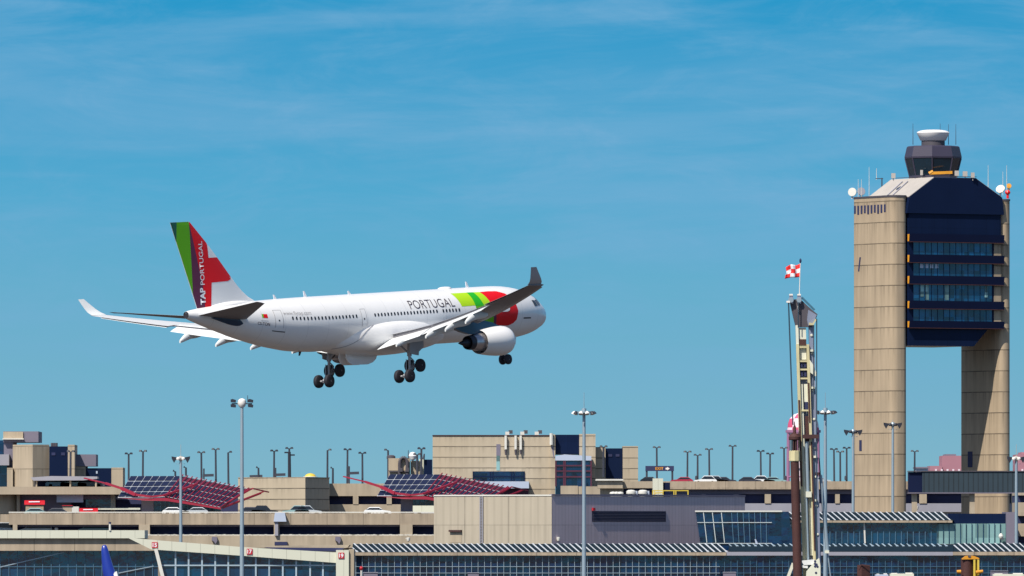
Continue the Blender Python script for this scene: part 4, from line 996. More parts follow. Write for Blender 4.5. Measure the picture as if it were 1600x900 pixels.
# ---- footbridge past the tower
D = 1975; s = bld('footbridge', 'dark corrugated enclosed footbridge passing the control tower', 'footbridge', 1520, D)
part(s,'corrugated_wall','corrugated',1441,1660,737,769.5,D,4); part(s,'end_bay','dark_navy',1419.5,1440.9,737.5,769,D+.3,4); part(s,'roof_edge','rig_dark',1419,1660,735.6,736.95,D-.2,4.4); part(s,'floor_edge','purple_grey',1419,1660,769.55,771,D-.1,4.2)
for x0 in (1425,1515,1640): part(s,'pier','beige_plain',x0,x0+8,771.05,gbase(D),D+1,2)

# ---- far pinkish buildings
for (px, lab, secs) in ((1470,'stepped pink brick building far behind, seen between the tower pylons',((1453,1472,728,741),(1472.05,1530,712,741),(1478,1494,709.5,711.9))),(1615,'pink brick building far behind at the right edge',((1588,1660,710,741),(1596,1660,706.5,709.9)))):
    D = 4200; s = bld('brick_building', lab, 'building', px, D, 'far pink brick buildings')
    for i,(x0,x1,y0,y1) in enumerate(secs): part(s,'wall' if i < 2 else 'roof','pink_brick' if i < 2 else 'purple_grey',x0,x1,y0,(y1 if i == 2 or px > 1600 and i == 1 else gbase(D)),D+3*i,30)
    for k in range(6): part(s,'window','tank_white',secs[0][0]+8+k*9,secs[0][0]+11+k*9,733,737,D-.4,.3)
D = 3900; s = bld('low_building', 'low pale grey building far behind just right of the left tower pylon', 'building', 1440, D)
part(s,'wall','light_blue_grey',1431,1450,732,gbase(D),D,20); part(s,'roof','purple_grey',1430,1451,729.5,731.9,D-1,22)

# ---- red and white water tank behind the rig
D = 2700; s = bld('water_tank', 'red and white checkered water tank on legs behind the drilling rig', 'water tower', 1255, D)
c = P(1255,0,D); cx = c.x; k = D/F
m = MB(); prof = [(.02,Z(643.5,D)),(6*k,Z(644.5,D)),(15*k,Z(648,D)),(21*k,Z(654,D)),(23.5*k,Z(661,D)),(24.5*k,Z(668,D)),(25.5*k,Z(675,D)),(23*k,Z(683,D)),(14*k,Z(690,D)),(3*k,Z(693,D))]
m.lathe((cx,D,0), prof, 32); tk = m.build('tank', ['tank_white','tank_red'], s)
for p in tk.data.polygons:
    z = p.center.z+ORIG[tk.name].z; ang = math.atan2(p.center.y, p.center.x)
    row = 0 if z > Z(654,D) else (1 if z > Z(668,D) else 2); p.material_index = (int((ang+math.pi)/(math.pi/4))+row) % 2
m = MB(); m.lathe((cx,D,0), [(27.5*k,Z(676,D)),(27.5*k,Z(672,D)),(26.6*k,Z(672,D)),(26.6*k,Z(676,D))], 32); m.build('walkway', 'tank_steel', s)
for i in range(8):
    a = 2*math.pi*(i+.5)/8; m = MB(); m.tube((cx+25*k*math.cos(a), D+25*k*math.sin(a), Z(676,D)), (cx+27*k*math.cos(a), D+27*k*math.sin(a), 0), .38, .45, 8); m.build('leg', 'tank_steel', s)
m = MB(); m.tube((cx,D,0), (cx,D,Z(690,D)), 1.6, 1.6, 14); m.build('riser', 'tank_white', s)
m = MB()
for py in (715,745):
    for i in range(8):
        a, b = 2*math.pi*(i+.5)/8, 2*math.pi*(i+1.5)/8; z = Z(py,D); r = 26*k
        m.tube((cx+r*math.cos(a),D+r*math.sin(a),z),(cx+r*math.cos(b),D+r*math.sin(b),z),.2,.2,6)
m.build('brace_ring', 'tank_steel', s)

# ---- mixed rooftop plant between garage and centre block
D = 1850; s = bld('plant_tower', 'beige rooftop plant with an arched dark duct and a small white radome', 'building', 640, D)
part(s,'wall','beige',607,640,716,gbase(D),D,8); part(s,'wall','beige_plain',641.5,656,720,gbase(D),D+1,8); part(s,'blue_box','navy',662.5,675,718,gbase(D),D+.5,8); part(s,'white_box','parapet_white',655,662,717,gbase(D),D+2,6)
m = MB(); q = [P(627+8*math.cos(t)*.75+3.5, 723-8*math.sin(t), D-.5) for t in [math.pi*i/10 for i in range(11)]]
for a, b in zip(q[:-1], q[1:]): m.tube(a, b, .32, .32, 10)
m.tube(q[0], P(636.6,760,D-.5), .32, .32, 10); m.tube(q[-1], P(624.6,760,D-.5), .32, .32, 10); m.build('arched_duct', 'rig_dark', s)
m = MB()
for x, y in ((627,735),(637,735)): m.pbox(x-3.5,x+2,y-4,y+2,D-1,1)
m.pbox(608,640,735.5,737.5,D-.4,.3); m.build('duct_box', 'rig_dark', s, smooth=False)
m = MB(); m.lathe(P(645,712.5,D), [(.02,-.75),(.5,-.6),(.75,0),(.5,.6),(.02,.75)], 18); m.tube(P(645,720,D), P(645,715,D), .2, .2, 8); m.build('radome', 'radome', s)
m = MB(); m.tube(P(638,716,D), P(638,703.5,D), .1, .06, 6); m.tube(P(661.5,718,D), P(663,709,D), .25, .12, 6); m.build('antenna', 'lamp_pole', s)
m = MB(); m.lathe(P(611,716.4,D+2), [(.8,-.1),(.8,.4),(.5,.6),(.01,.65)], 14); m.build('roof_fan', 'rig_dark', s)

# ================================================================== solar canopies
def solar_canopy(dx, dy, D, label):
    s = pthing('solar_canopy', label, 'solar canopy', 285+dx, D, 'red framed solar canopies')
    def q(x, y, back): return P(x+dx, y+dy, D+back)
    # sunlit panel plane: near edge low, far edge high
    A_, B_, C_, E_ = q(204,743.5,9.5), q(285,743.5,9.5), q(258,776,0), q(184,777,0)
    nrm = (B_-A_).cross(E_-A_).normalized(); nrm = nrm if nrm.z > 0 else -nrm
    bil = lambda u, v: (A_*(1-u)+B_*u)*(1-v)+(E_*(1-u)+C_*u)*v
    m = MB(); m.extrude([A_-nrm*.05, B_-nrm*.05, C_-nrm*.05, E_-nrm*.05], -nrm*.08); m.build('panel_frame', 'solar_frame', s, smooth=False)
    for i in range(7):
        for j in range(4):
            m = MB(); g1, g2 = .009, .022
            m.extrude([bil((i+a)/7+ga, (j+b)/4+gb) for a, b, ga, gb in ((0,0,g1,g2),(1,0,-g1,g2),(1,1,-g1,-g2),(0,1,g1,-g2))], nrm*.05); m.build('solar_panel', 'solar', s, smooth=False)
    # falling lattice side
    A2, B2, C2, E2 = q(285.4,743.5,9.5), q(388,764,8), q(345,793,-1), q(258.4,776,0)
    b2l = lambda u, v: (A2*(1-u)+B2*u)*(1-v)+(E2*(1-u)+C2*u)*v
    n2 = (B2-A2).cross(E2-A2).normalized(); n2 = n2 if n2.z > 0 else -n2
    m = MB(); m.extrude([A2-n2*.1, B2-n2*.1, C2-n2*.1, E2-n2*.1], -n2*.2); m.build('lattice_deck', 'maroon', s, smooth=False)
    m = MB()
    for i in range(15): u = i/14; m.bar(b2l(u,-.02)+n2*.16, b2l(u,1.02)+n2*.14, .12, .13)
    m.build('rafter', 'red_steel', s, smooth=False)
    m = MB()
    for j in range(5): v = j/4; m.bar(b2l(0,v)+n2*.05, b2l(1,v)+n2*.05, .10, .08)
    m.build('purlin', 'solar_frame', s, smooth=False)
    for i in range(14):
        for j in range(4):
            if (i*5+j*3) % 5 == 0: continue
            m = MB(); m.extrude([b2l((i+a)/14, (j+b)/4)+n2*.02 for a, b in ((.2,.12),(.8,.12),(.8,.88),(.2,.88))], n2*.06); m.build('solar_panel', 'solar', s, smooth=False)
    m = MB()                                     # sagging front ridge beam and its tail to the left
    pts = [q(132,748,4), q(165,756,2), q(190,764,1), q(212,774,-.3), q(236,777,-.5), q(256,775,-.3), q(283,766,2), q(308,757,4)]
    ws = [.18,.36,.5,.36,.3,.3,.3,.26]
    for a, b, w in zip(pts[:-1], pts[1:], ws): m.bar(a+Vector((0,-.1,.1)), b+Vector((0,-.1,.1)), .5, w)
    m.build('ridge_beam', 'red_steel', s, smooth=False)
    m = MB(); m.extrude([q(183,777.5,-.6), q(215,779,-.7), q(260,778,-.7), q(345,793.5,-1.4), q(345,796,-1.4), q(262,783,-.7), q(225,782,-.7)], (0,.5,0)); m.build('fascia', 'red_steel', s, smooth=False)
    for a, b in (((352,787),(395,763)),((352,791),(412,768)),((348,794),(408,771)),((360,783),(390,764)),((395,763.4),(420,769))):
        m = MB(); m.bar(q(*a,1), q(*b,5), .18, .2); m.build('outrigger', 'red_steel', s, smooth=False)
    m = MB(); m.pbox(221+dx,240+dx,779+dy,803,D+2,6); m.build('core_wall', 'purple_grey', s, smooth=False)
    m = MB(); m.pbox(240.2+dx,345+dx,782+dy,803,D+3,7); gl = m.build('glazing', 'glass_dark', s, smooth=False)
    mull(gl, fr_(244+dx,340+dx,7.), 783+dy, 803, (), 240+dx, 344+dx, D+2.98, .16, 'mullion_faint')
    return s
solar_canopy(0, 0, 1722, 'dark solar canopy with red steel lattice left of the tall light mast')
solar_canopy(405, -2.5, 1735, 'dark solar canopy with red steel lattice left of the tan box building')

# ================================================================== lamps
GM = 'tall floodlight masts'
def mast(px, ytop, D, label, kind, ybot=None):
    s = pthing('light_mast', label, 'light mast', px, D, GM)
    zt = Z(ytop,D); x = X(px,D); k = D/F
    m = MB(); m.tube((x,D,0), (x,D,zt), max(.30,2.7*k*.88), max(.2,1.7*k*.9), 14); m.build('pole', 'steel', s)
    if kind == 'cluster':       # ball hub and paired side lamps
        m = MB(); m.lathe((x,D,zt), [(.26,-.66),(.46,-.42),(.58,-.04),(.5,.3),(.27,.5),(.01,.56)], 20); m.build('hub', 'lamp_white', s)
        m = MB(); m.bar((x-16*k,D,zt-.15), (x+16*k,D,zt-.15), .14, .14); m.tube((x+9*k,D,zt), (x+9*k,D,zt+.95), .05, .04, 6); m.build('cross_arm', 'lamp_pole', s)
        for sx_ in (-1,1):
            for dz in (.22,-.42):
                m = MB(); c = Vector((x+sx_*13.5*k, D, zt+dz)); m.extrude([c+Vector((-.32,-.3,-.18)),c+Vector((.32,-.3,-.24)),c+Vector((.36,-.3,.12)),c+Vector((-.1,-.3,.26)),c+Vector((-.36,-.3,.16))], (0,.6,0)); m.build('lamp_head', 'lamp_head', s)
    elif kind == 'ring':        # ring of many lamps
        m = MB(); m.lathe((x,D,zt), [(1.15,-.1),(1.15,.1),(.95,.1),(.95,-.1)], 24); m.tube((x,D,zt-.3), (x,D,zt+.5), .35, .3, 12); m.tube((x,D,zt+.5),(x,D,zt+2.6),.05,.03,6)
        for i in range(4): a = math.pi*i/4; m.bar((x-1.1*math.cos(a),D-1.1*math.sin(a),zt), (x+1.1*math.cos(a),D+1.1*math.sin(a),zt), .1, .1)
        m.build('lamp_ring', 'steel', s)
        for i in range(10):
            a = 2*math.pi*i/10; d = Vector((math.cos(a), math.sin(a), 0)); c = Vector((x,D,zt))+d*1.3
            m = MB(); m.mat(0).lathe(c+d*.1+Vector((0,0,-.28)), [(.32,0),(.26,.2),(.12,.42),(.01,.45)], 12, d*-.45+Vector((0,0,1))); m.mat(1).lathe(c+d*.1+Vector((0,0,-.3)), [(.01,0),(.3,.015)], 12, d*-.45+Vector((0,0,1))); m.build('lamp_head', ['lamp_white' if i%3 else 'lamp_head','lamp_glass'], s)
    else:                       # two shovel shaped side floodlights
        m = MB(); m.lathe((x,D,zt), [(.2,-.45),(.34,-.25),(.42,.05),(.3,.3),(.01,.38)], 16); m.tube((x,D,zt+.4),(x,D,zt+(2.2 if kind=='horn' else .8)),.04,.03,6); m.build('hub', 'roof_light' if kind != 'twin' else 'steel', s)
        m = MB(); m.bar((x-10*k,D,zt), (x+10*k,D,zt), .12, .12); m.bar((x-7*k,D,zt-.9),(x+7*k,D,zt-.9),.06,.06); m.build('cross_arm', 'steel', s)
        for sx_ in (-1,1):
            w = sx_
            m = MB(); q = [Vector((x+w*5*k,D-.35,zt+.12)),Vector((x+w*14.5*k,D-.35,zt+.3)),Vector((x+w*14*k,D-.35,zt-.1)),Vector((x+w*10.5*k,D-.35,zt-.75)),Vector((x+w*8*k,D-.35,zt-.3))]
            m.extrude(q, (0,.7,0)); m.build('lamp_head', 'lamp_head', s)
            m = MB(); c = Vector((x+w*4*k,D-.3,zt-.05)); m.lathe(c, [(.25,-.25),(.32,0),(.2,.25)], 10); m.build('lamp_head', 'lamp_white' if kind != 'twin' else 'lamp_head', s)
    return s
mast(378, 629, 1350, 'tall light mast with a white ball hub and paired lamps under the airliner', 'cluster')
mast(912.5, 644, 1350, 'tall light mast ringed with white lamps in front of the shaded box wall', 'ring')
mast(282.5, 716, 1640, 'light mast with shovel-shaped lamps in front of the left solar canopy', 'horn')
mast(1289.5, 643, 1400, 'light mast with a ring of lamps just right of the drilling rig', 'ring')
mast(1333, 674, 1740, 'light mast at the left edge of the control tower pylon', 'twin')
mast(1395, 663, 1740, 'light mast in front of the left control tower pylon', 'twin')
mast(1588, 716, 1600, 'light mast in front of the footbridge at the right edge', 'horn')
GP = 'dark lamp posts on the parking decks'
def post(px, ytop, ybot, label, arms=2, D=1912, wide=6.2, box=0):
    s = pthing('lamp_post', label, 'lamp post', px, D, GP, ybot)
    k = D/F; x = X(px,D); zt = Z(ytop,D); zb = Z(ybot,D); s.rotation_euler = (0, random.uniform(-.012,.012), random.uniform(-.25,.25))
    m = MB(); m.tube((x,D,zb), (x,D,zt), .2, .17, 8); m.build('pole', 'lamp_pole', s)
    sides = (-1,1) if arms == 2 else ((1,) if arms == 1 else (-1,))
    for d in sides:
        m = MB(); m.bar((x,D,zt), (x+d*2.4*k,D,zt), .12, .12); m.loft([[Vector((x+d*a*k, D+b, zt+c)) for b, c in ((-h,-.05),(h,-.05),(h*.7,t),(-h*.7,t))] for a, h, t in ((1.6,.2,.12),(2.6,.34,.3),(wide-.8,.34,.3),(wide,.16,.1))]); m.build('lamp_head', 'lamp_head', s, smooth=False)
    if box:
        m = MB(); c = Vector((x+box*1.6*k,D-.2,Z(ybot-6,D))); m.lathe(c, [(.02,-.5),(.28,-.4),(.32,0),(.28,.4),(.02,.5)], 10); m.build('control_box', 'lamp_pole', s)
    return s
PL = [(110,706,750,'lamp post standing before the beige angular tower at the left',2,0),
 (201,709.5,762,'lamp post with twin lamps, left of its taller neighbour beside the left solar canopy',2,0),(223,705.5,762,'taller twin lamp post at the back left of the left solar canopy',2,0),
 (315,707.5,762,'twin lamp post on the deck, right of the shovel-lamp mast',2,0),(337.5,702.5,762,'taller twin lamp post with a round box left of the tall ball-hub mast',2,-1),
 (357,707,762,'single-arm lamp post just left of the tall ball-hub mast',1,0),(428,705,762,'twin lamp post above the beige panel block, near its middle',2,0),
 (452.5,701,762,'stout lamp post with a triple stack of lamps above the beige panel block',3,1),(511.5,703.5,762,'single-arm lamp post at the right edge of the beige panel block',1,0),
 (542.5,703,762,'taller twin lamp post between the beige panel block and the right solar canopy',2,0),(566.5,708.5,762,'shorter twin lamp post left of the right solar canopy',2,0),
 (606.5,703.5,762,'single-arm lamp post facing left beside the rooftop plant',-1,0),(658,701.5,745,'taller twin lamp post in front of the rooftop plant',2,0),(652,710.5,745,'shorter twin lamp post in front of the rooftop plant',2,0),
 (943,698.5,745,'twin lamp post before the dark blue panel of the lift tower',2,0),
 (1026.5,699.5,753,'twin lamp post behind the black overhead sign',2,0),(1074,706.5,753,'twin lamp post behind the dark red car',2,0),(1090,711.5,753,'shorter twin lamp post between the red car and the white cars',2,-1),
 (1108.5,702.5,753,'twin lamp post with broad lamps above the white cars',2,0),(1144.5,697.5,753,'tallest single twin lamp post in the middle of the right garage roof',2,0),
 (1189,705.5,753,'twin lamp post above the white car near the rig, left of its close neighbour',2,0),(1203,709.5,753,'shorter twin lamp post above the white car near the rig',2,0),(1225.5,700.5,753,'twin lamp post immediately left of the drilling rig',2,1),
 (1303.5,702.5,753,'twin lamp post left of two others between rig and control tower',2,0),(1313,706.5,753,'shortest twin lamp post between rig and control tower',2,0),(1323,700.5,753,'twin lamp post with a round box close to the control tower pylon',2,-1),
 (1429,705.5,738,'twin lamp post seen between the two tower pylons',2,0),
 (274,736.5,750,'tiny lamp post behind the left solar canopy, nearer the shovel-lamp mast',-1,0),(290.5,730.5,750,'small single-arm lamp post right of the shovel-lamp mast',-1,0),(404,731,748,'small single-arm lamp post on the roof right of the tall ball-hub mast',-1,0),(520,731.5,757,'small single-arm lamp post right of the beige panel block',-1,0)]
for px, y0, y1, lab, arms, bx_ in PL:
    small = y0 > 725
    s = post(px, y0, y1, lab, 2 if arms == 3 else arms, D=(1912 if px < 930 and y1 > 755 else (2062 if y1 == 753 else (2150 if y1 == 738 else 1780))) if not small else 1880, wide=3.8 if small else 6.2, box=bx_)
    if arms == 3:
        D = 1912; m = MB()
        for dx, y in ((-4.5,707),(5,711)): m.bar(P(px,y,D), P(px+dx*1.7,y,D), .3, .28)
        m.tube(P(px,750,D), P(px,706,D), .32, .28, 8); m.build('lamp_head', 'lamp_head', s)
# horizontal camera beams between posts
for x0, x1, y, lab in ((317,334,743,'dark horizontal equipment bar beside the twin lamp post right of the shovel-lamp mast'),(429,446,742,'dark horizontal equipment bar above the beige panel block'),(544,561,739.5,'dark horizontal equipment bar left of the right solar canopy'),(390,410,744.5,'low dark equipment bar on the roof edge of the beige panel block')):
    D = 1911; s = pthing('equipment_bar', lab, 'equipment bar', x0, D, 'dark bars on the parking deck', 762)
    m = MB(); m.bar(P(x0,y,D), P(x1,y-.6,D), .35, .5); m.build('bar', 'lamp_pole', s, smooth=False)
    m = MB(); m.tube(P(x0+1.5,762,D), P(x0+1.5,y-11 if x0 != 390 else y,D), .16, .16, 6); m.build('bracket_post', 'lamp_pole', s)

# ---- overhead sign on the garage roof
D = 2050; s = pthing('overhead_sign', 'black overhead sign with amber lettering and an arrow on the right garage roof', 'sign', 1030, D, None, 752)
m = MB(); m.pbox(1008.5,1053,728,736,D,.6); m.build('sign_board', 'dark', s, smooth=False)
for x in (1010.5,1050.5):
    m = MB(); m.tube(P(x,753,D+.3), P(x,736,D+.3), .2, .2, 8); m.build('post', 'lamp_pole', s)
bm, a, b, c, d = text_mesh('EXIT', .02); kk = 4.4*D/F/(d-c)
o3 = ORIG[s.name]
for v in bm.verts: v.co = Vector((X(1024,D)+((v.co.x-a)/(b-a))*12.5*D/F, D-.05, Z(734.3,D)+(v.co.y-c)*kk))-o3
finish(bm, 'lettering', 'orange_yellow', s)
m = MB(); m.ppoly([(1040,730.8),(1042.6,730.8),(1042.6,729.4),(1046.4,732.2),(1042.6,735),(1042.6,733.6),(1040,733.6)], D-.08, .06); m.build('arrow', 'lamp_white', s, smooth=False)

# ================================================================== cars
GC = 'cars parked on the decks'
def car(px, py, D, col, label, kind='hatch', head=1, name='parked_car', group=GC):
    s = pthing(name, label, 'van' if kind == 'van' else 'car', px, D, group, py); o = ORIG[s.name]
    L, Wd = (5.2,1.95) if kind == 'van' else (4.6,1.82); Ht = 2.1 if kind == 'van' else (1.7 if kind == 'suv' else 1.45)
    if kind == 'van': low = [(-2.6,.35),(2.6,.35),(2.6,.95),(1.9,1.15),(-2.6,1.15)]; top = [(1.9,1.15),(1.15,Ht),(-2.45,Ht),(-2.58,1.15)]
    else: low = [(-2.28,.3),(2.28,.3),(2.3,.62),(2.1,.8),(.95,.95),(-2.1,.97),(-2.3,.7)]; top = [(1.0,.94),(.25,Ht),(-1.35,Ht),(-2.05,.97)]
    def pr(m, poly, w0, w1, zcut):
        f = [Vector((head*x, -w0 if z <= zcut else -w1, z))+o for x, z in poly]; g = [Vector((head*x, w0 if z <= zcut else w1, z))+o for x, z in poly]
        n = len(poly); m.add(f+g, [tuple(range(n)), tuple(range(n,2*n))[::-1]]+[((i+1)%n,i,n+i,n+(i+1)%n) for i in range(n)])
    m = MB(); pr(m, low, Wd/2, Wd/2, 9); pr(m, [(x*.985,z-.005 if z<1 else z) for x, z in top], Wd/2-.08, Wd/2-.28, 1.16); b = m.build('body', 'car_'+col, s, ang=40)
    zb = top[0][1]; m = MB()
    q = [(x*.93+(-.03), zb+.06 if z < 1.2 else z-.12) for x, z in top]; pr(m, q, Wd/2-.065, Wd/2-.225, zb+.1); m.build('side_window', 'car_glass', s, smooth=False)
    for x in (-1.4,1.4):
        for y in (-1,1):
            m = MB(); m.lathe(o+Vector((x*L/4.6, y*(Wd/2-.12), .33)), [(.2,-.12),(.33,-.12),(.33,.12),(.2,.12)], 16, (0,1,0)); m.build('wheel', 'tyre', s)
    return s
RY = 756.5
for px, col, kind, head, lab in ((1065,'red','hatch',-1,'dark red car on the right garage roof beside the black overhead sign'),(1102,'white','suv',-1,'white car on the garage roof behind the two close lamp posts'),(1121,'silver','suv',1,'silver car parked tight against the white car on the garage roof'),(1133,'dark','hatch',1,'dark car at the right end of the row of three on the garage roof'),(1172,'dark','hatch',1,'dark low car left of the white car near the rig'),(1193,'white','suv',1,'white car on the garage roof nearest the drilling rig'),(1211,'teal','hatch',1,'teal car between the white car and the drilling rig'),(1018,'black','hatch',1,'black car on the garage roof under the left end of the overhead sign'),(1281,'silver','hatch',1,'silver car on the garage roof hidden behind the rig mast')):
    car(px, RY, 2046+3*(px%2), col, lab, kind, head)
D = 1697
for px, py, col, kind, head, lab in ((396,801.3,'dark','hatch',1,'dark car on the roadway deck below the ball-hub mast'),(414,801.3,'black','suv',1,'black car on the roadway deck left of the drain hopper'),(462,801.3,'teal','suv',-1,'pale teal car on the roadway deck right of the drain hopper'),(482,801.3,'silver','suv',1,'silver car on the roadway deck below the beige panel block corner'),(275,801.8,'white','hatch',1,'white car on the roadway deck under the left solar canopy'),(304,801.8,'silver','hatch',-1,'silver car on the roadway deck beneath the red lattice'),(60,803,'teal','hatch',1,'pale teal car in front of the round stair drum shops'),(84,803,'dark','hatch',-1,'dark car in front of the red awning shops'),(590,801.5,'white','hatch',1,'white car on the roadway deck under the right solar canopy'),(668,801.5,'silver','hatch',-1,'silver car on the roadway deck at the edge of the tan box building')):
    car(px, py+4.5, D, col, lab, kind, head)
for px, col, kind, lab in ((57,'white','van','white van on the lower roadway at the left'),(147,'teal','van','pale blue van on the lower roadway nearer the drain column'),(1,'silver','van','silver van on the lower roadway cut by the left edge')):
    car(px, 836, 1694, col, lab, kind, -1, 'parked_van')
for px, col, lab in ((92,'blue','blue car under the shelter roof on the upper left deck'),(115,'teal','pale car under the shelter roof on the upper left deck'),(142,'dark','dark car at the right end of the shelter on the upper left deck')):
    car(px, 762, 1764+14, col, lab, 'suv', 1)
s = pthing('bollard_light', 'white globe light on the lower roadway between the two vans', 'light', 88, 1692, None, 836)
m = MB(); m.lathe(P(88,826.5,1692), [(.02,-.35),(.28,-.22),(.34,0),(.28,.22),(.02,.35)], 14); m.build('globe', 'lamp_white', s)
m = MB(); m.tube(P(88,838,1692), P(88,829,1692), .2, .2, 10); m.build('stem', 'white_trim', s)
s = pthing('vent_pipe', 'white vent pipe with dark cap rising from the left parapet', 'pipe', 172, 1518, None, 829)
m = MB(); m.tube(P(172,829.2,1518.5), P(171.7,818,1518.5), .18, .14, 8); m.build('pipe', 'white_trim', s)
m = MB(); m.tube(P(171.7,818,1518.5), P(171.7,815.6,1518.5), .2, .2, 8); m.build('cap', 'dark', s)

# ================================================================== drilling rig
D = 850; G = F/D
rig = pthing('drilling_rig', 'weathered cream and grey drilling rig mast with cables rising on the right', 'drilling rig', 1262, D)
def R(px, py, dv=0): return P(px, py, D+dv)
def mx_(py): return 1257+(py-510)*12/390      # leaning centre line of the leader
def strip(m, o0, o1, y0, y1, dv, dep): m.extrude([R(mx_(y0)+o0,y0,dv), R(mx_(y0)+o1,y0,dv), R(mx_(y1)+o1,y1,dv), R(mx_(y1)+o0,y1,dv)], (0,dep,0))
YB = 985
m = MB(); strip(m,-14,-9.5,538,YB,0,.5); strip(m,2.2,6.4,538,YB,0,.5)
for y in (541,563,576,590,640): strip(m,-9.4,2.1,y,y+2.6,.08,.3)
ld_ = m.build('leader_rail', 'cream', rig, smooth=False)
m = MB(); strip(m,-9.3,2.1,512,541,.3,.5); strip(m,-13.9,-9.6,508,537.8,.1,.6); m.build('upper_plate', 'cream_white', rig, smooth=False)
for a in ((-9,2,530,539.5,.2,.09),(2.4,4.8,598,660,-.05,.045),(-3.4,1.6,650,690,.1,.15),(-13.4,-10.6,625,760,-.04,.035),(4.2,6.3,690,860,-.05,.045)):
    m = MB(); strip(m,*a); m.build('rust_stain_plate', 'rust', rig, smooth=False)
m = MB(); strip(m,-9.45,2.15,541.2,YB,.62,.12); m.build('backing_plate', 'rig_grey', rig, smooth=False)
m = MB(); strip(m,-8.6,1.5,543,562,.35,.2); strip(m,-3.8,1.8,600,628,.3,.25); strip(m,-9.2,-5.6,600,900,.2,.3); strip(m,-2.2,2,735,868,.35,.25); m.build('inner_panel', 'cream_white', rig, smooth=False)
m = MB(); strip(m,-8,-5,566,574,.2,.2); strip(m,-2.6,.6,566,574,.2,.2); strip(m,-8,-5,579,588,.2,.2); strip(m,-2.6,.6,579,588,.2,.2); strip(m,-3.2,1.6,628,640,.1,.25); strip(m,-3,1.4,700,730,.15,.25); m.build('slot_hole', 'dark', rig, smooth=False)
m = MB(); strip(m,6.6,14.5,508,YB,.3,1.1); spn = m.build('spine_box', 'rig_grey', rig, smooth=False)
m = MB()
for y, w in ((546,6),(604,6),(712,5),(780,4)): strip(m,8,8+w,y,y+3.4,-.02,.3)
m.ppoly([(mx_(562)+6.5,562),(mx_(562)+12,570),(mx_(585)+17,585),(mx_(585)+15,588),(mx_(580)+7,582)], D-.1, .38); m.build('bracket', 'cream_white', spn, smooth=False)
m = MB()
for y in (524,552,610,655,700,745,790,835): m.lathe(R(mx_(y)+10.5,y,.27), [(.11,0),(.09,-.06),(.01,-.08)], 10, (0,1,0))
m.build('bolt', 'cream_white', spn)
m = MB(); m.tube(R(mx_(690)-2.5,770), R(mx_(900)-3,YB), .085, .085, 12); m.tube(R(mx_(690)-2.4,690), R(mx_(770)-2.5,772), .14, .14, 12); m.build('hydraulic_ram', 'steel', rig)
m = MB(); strip(m,-6,3,768,777,-.25,.4); m.build('ram_clevis', 'cream_white', rig, smooth=False)
# head
m = MB(); m.ppoly([(1233.5,469),(1250,466.5),(1262,478),(1270,485),(1277.5,491),(1275,498),(1270,506),(1268,511),(1243.5,511)], D+.15, 1.0); hd = m.build('mast_head', 'rig_dark', rig, smooth=False)
m = MB(); m.ppoly([(1263,484),(1276,492),(1271,506),(1263,509),(1261,500)], D-.1, .24); m.build('cheek_plate', 'rig_grey', hd, smooth=False)
m = MB(); m.ppoly([(1264,504),(1270,505),(1274,498),(1275.5,500),(1271,508),(1264,508)], D-.3, .18); m.build('edge_plate', 'cream', hd, smooth=False)
for x in (1236,1248.5):
    m = MB(); m.extrude([R(x-3.4,470,-.2), R(x-2.6,462,-.2), R(x+2.8,461,-.2), R(x+4,470,-.2), R(x+3,474,-.2), R(x-2,474,-.2)], (0,.5,0)); m.build('sheave_cheek', 'rig_grey', hd, smooth=False)
    m = MB(); m.pbox(x-2.6,x+2.8,459.2,461.8,D-.25,.6); m.build('sheave_cap', 'lamp_white', hd, smooth=False)
    m = MB(); m.lathe(R(x,469,.05), [(.02,-.3),(.2,-.3),(.24,-.05),(.2,.3),(.02,.3)], 16, (0,1,0)); m.build('sheave', 'steel', hd)
m = MB(); m.pbox(1229,1234.5,470,473,D-.3,.6); m.ppoly([(1246,478),(1248,478),(1248.6,487),(1247,487)], D-.05, .18); m.build('cable_guide', 'lamp_white', hd, smooth=False)
m = MB(); m.tube(R(1252,465,.1), R(1272,485,.1), .035, .035, 6); m.tube(R(1253.5,464,.1), R(1273.5,484,.1), .03, .03, 6)
m.build('stay_cable', 'cable', hd)
for a, b, r in (((1232,471),(1239,664),.06),((1276,498),(1276,YB-6),.05),((1271.5,508),(1271,640),.04),((1247.5,470),(1247.2,512),.045)):
    m = MB(); m.tube(R(*a,-.2), R(*b,-.2), r, r, 6); m.build('cable', 'cable', rig)
# hammer and pile hanging on the left of the leader
m = MB(); m.lathe(R(1241.5,686.5,-.55), [(.46,-.06),(.5,.0),(.5,.22),(.42,.3),(.36,.45),(.14,.5),(.12,1.0),(.05,1.2),(.03,1.5)], 20); ham = m.build('hammer_cap', 'rust', rig)
m = MB(); strip(m,-8,17,679,685,-.4,.28); m.build('clamp_bar', 'rust_dark', rig, smooth=False)
m = MB(); m.lathe(R(1241.5,704,-.55), [(.42,-.9),(.46,-.85),(.46,-.05),(.36,0)], 8); m.build('lantern_sleeve', 'cream', rig, smooth=False)
m = MB()
for dx in (-.3,-.1,.1,.3): 
    c = R(1241.5,704,-.55)+Vector((dx,-.33,0)); m.tube(c, c+Vector((0,0,.9)), .05, .05, 6)
m.tube(R(1241.5,706,-.55), R(1241.5,687,-.55), .22, .22, 10); m.build('coupling_rods', 'rust_dark', rig)
m = MB(); m.tube(R(1241.7,721,-.55), R(1248.5,YB,-.55), .36, .38, 20); m.build('pile_tube', 'rust', rig)
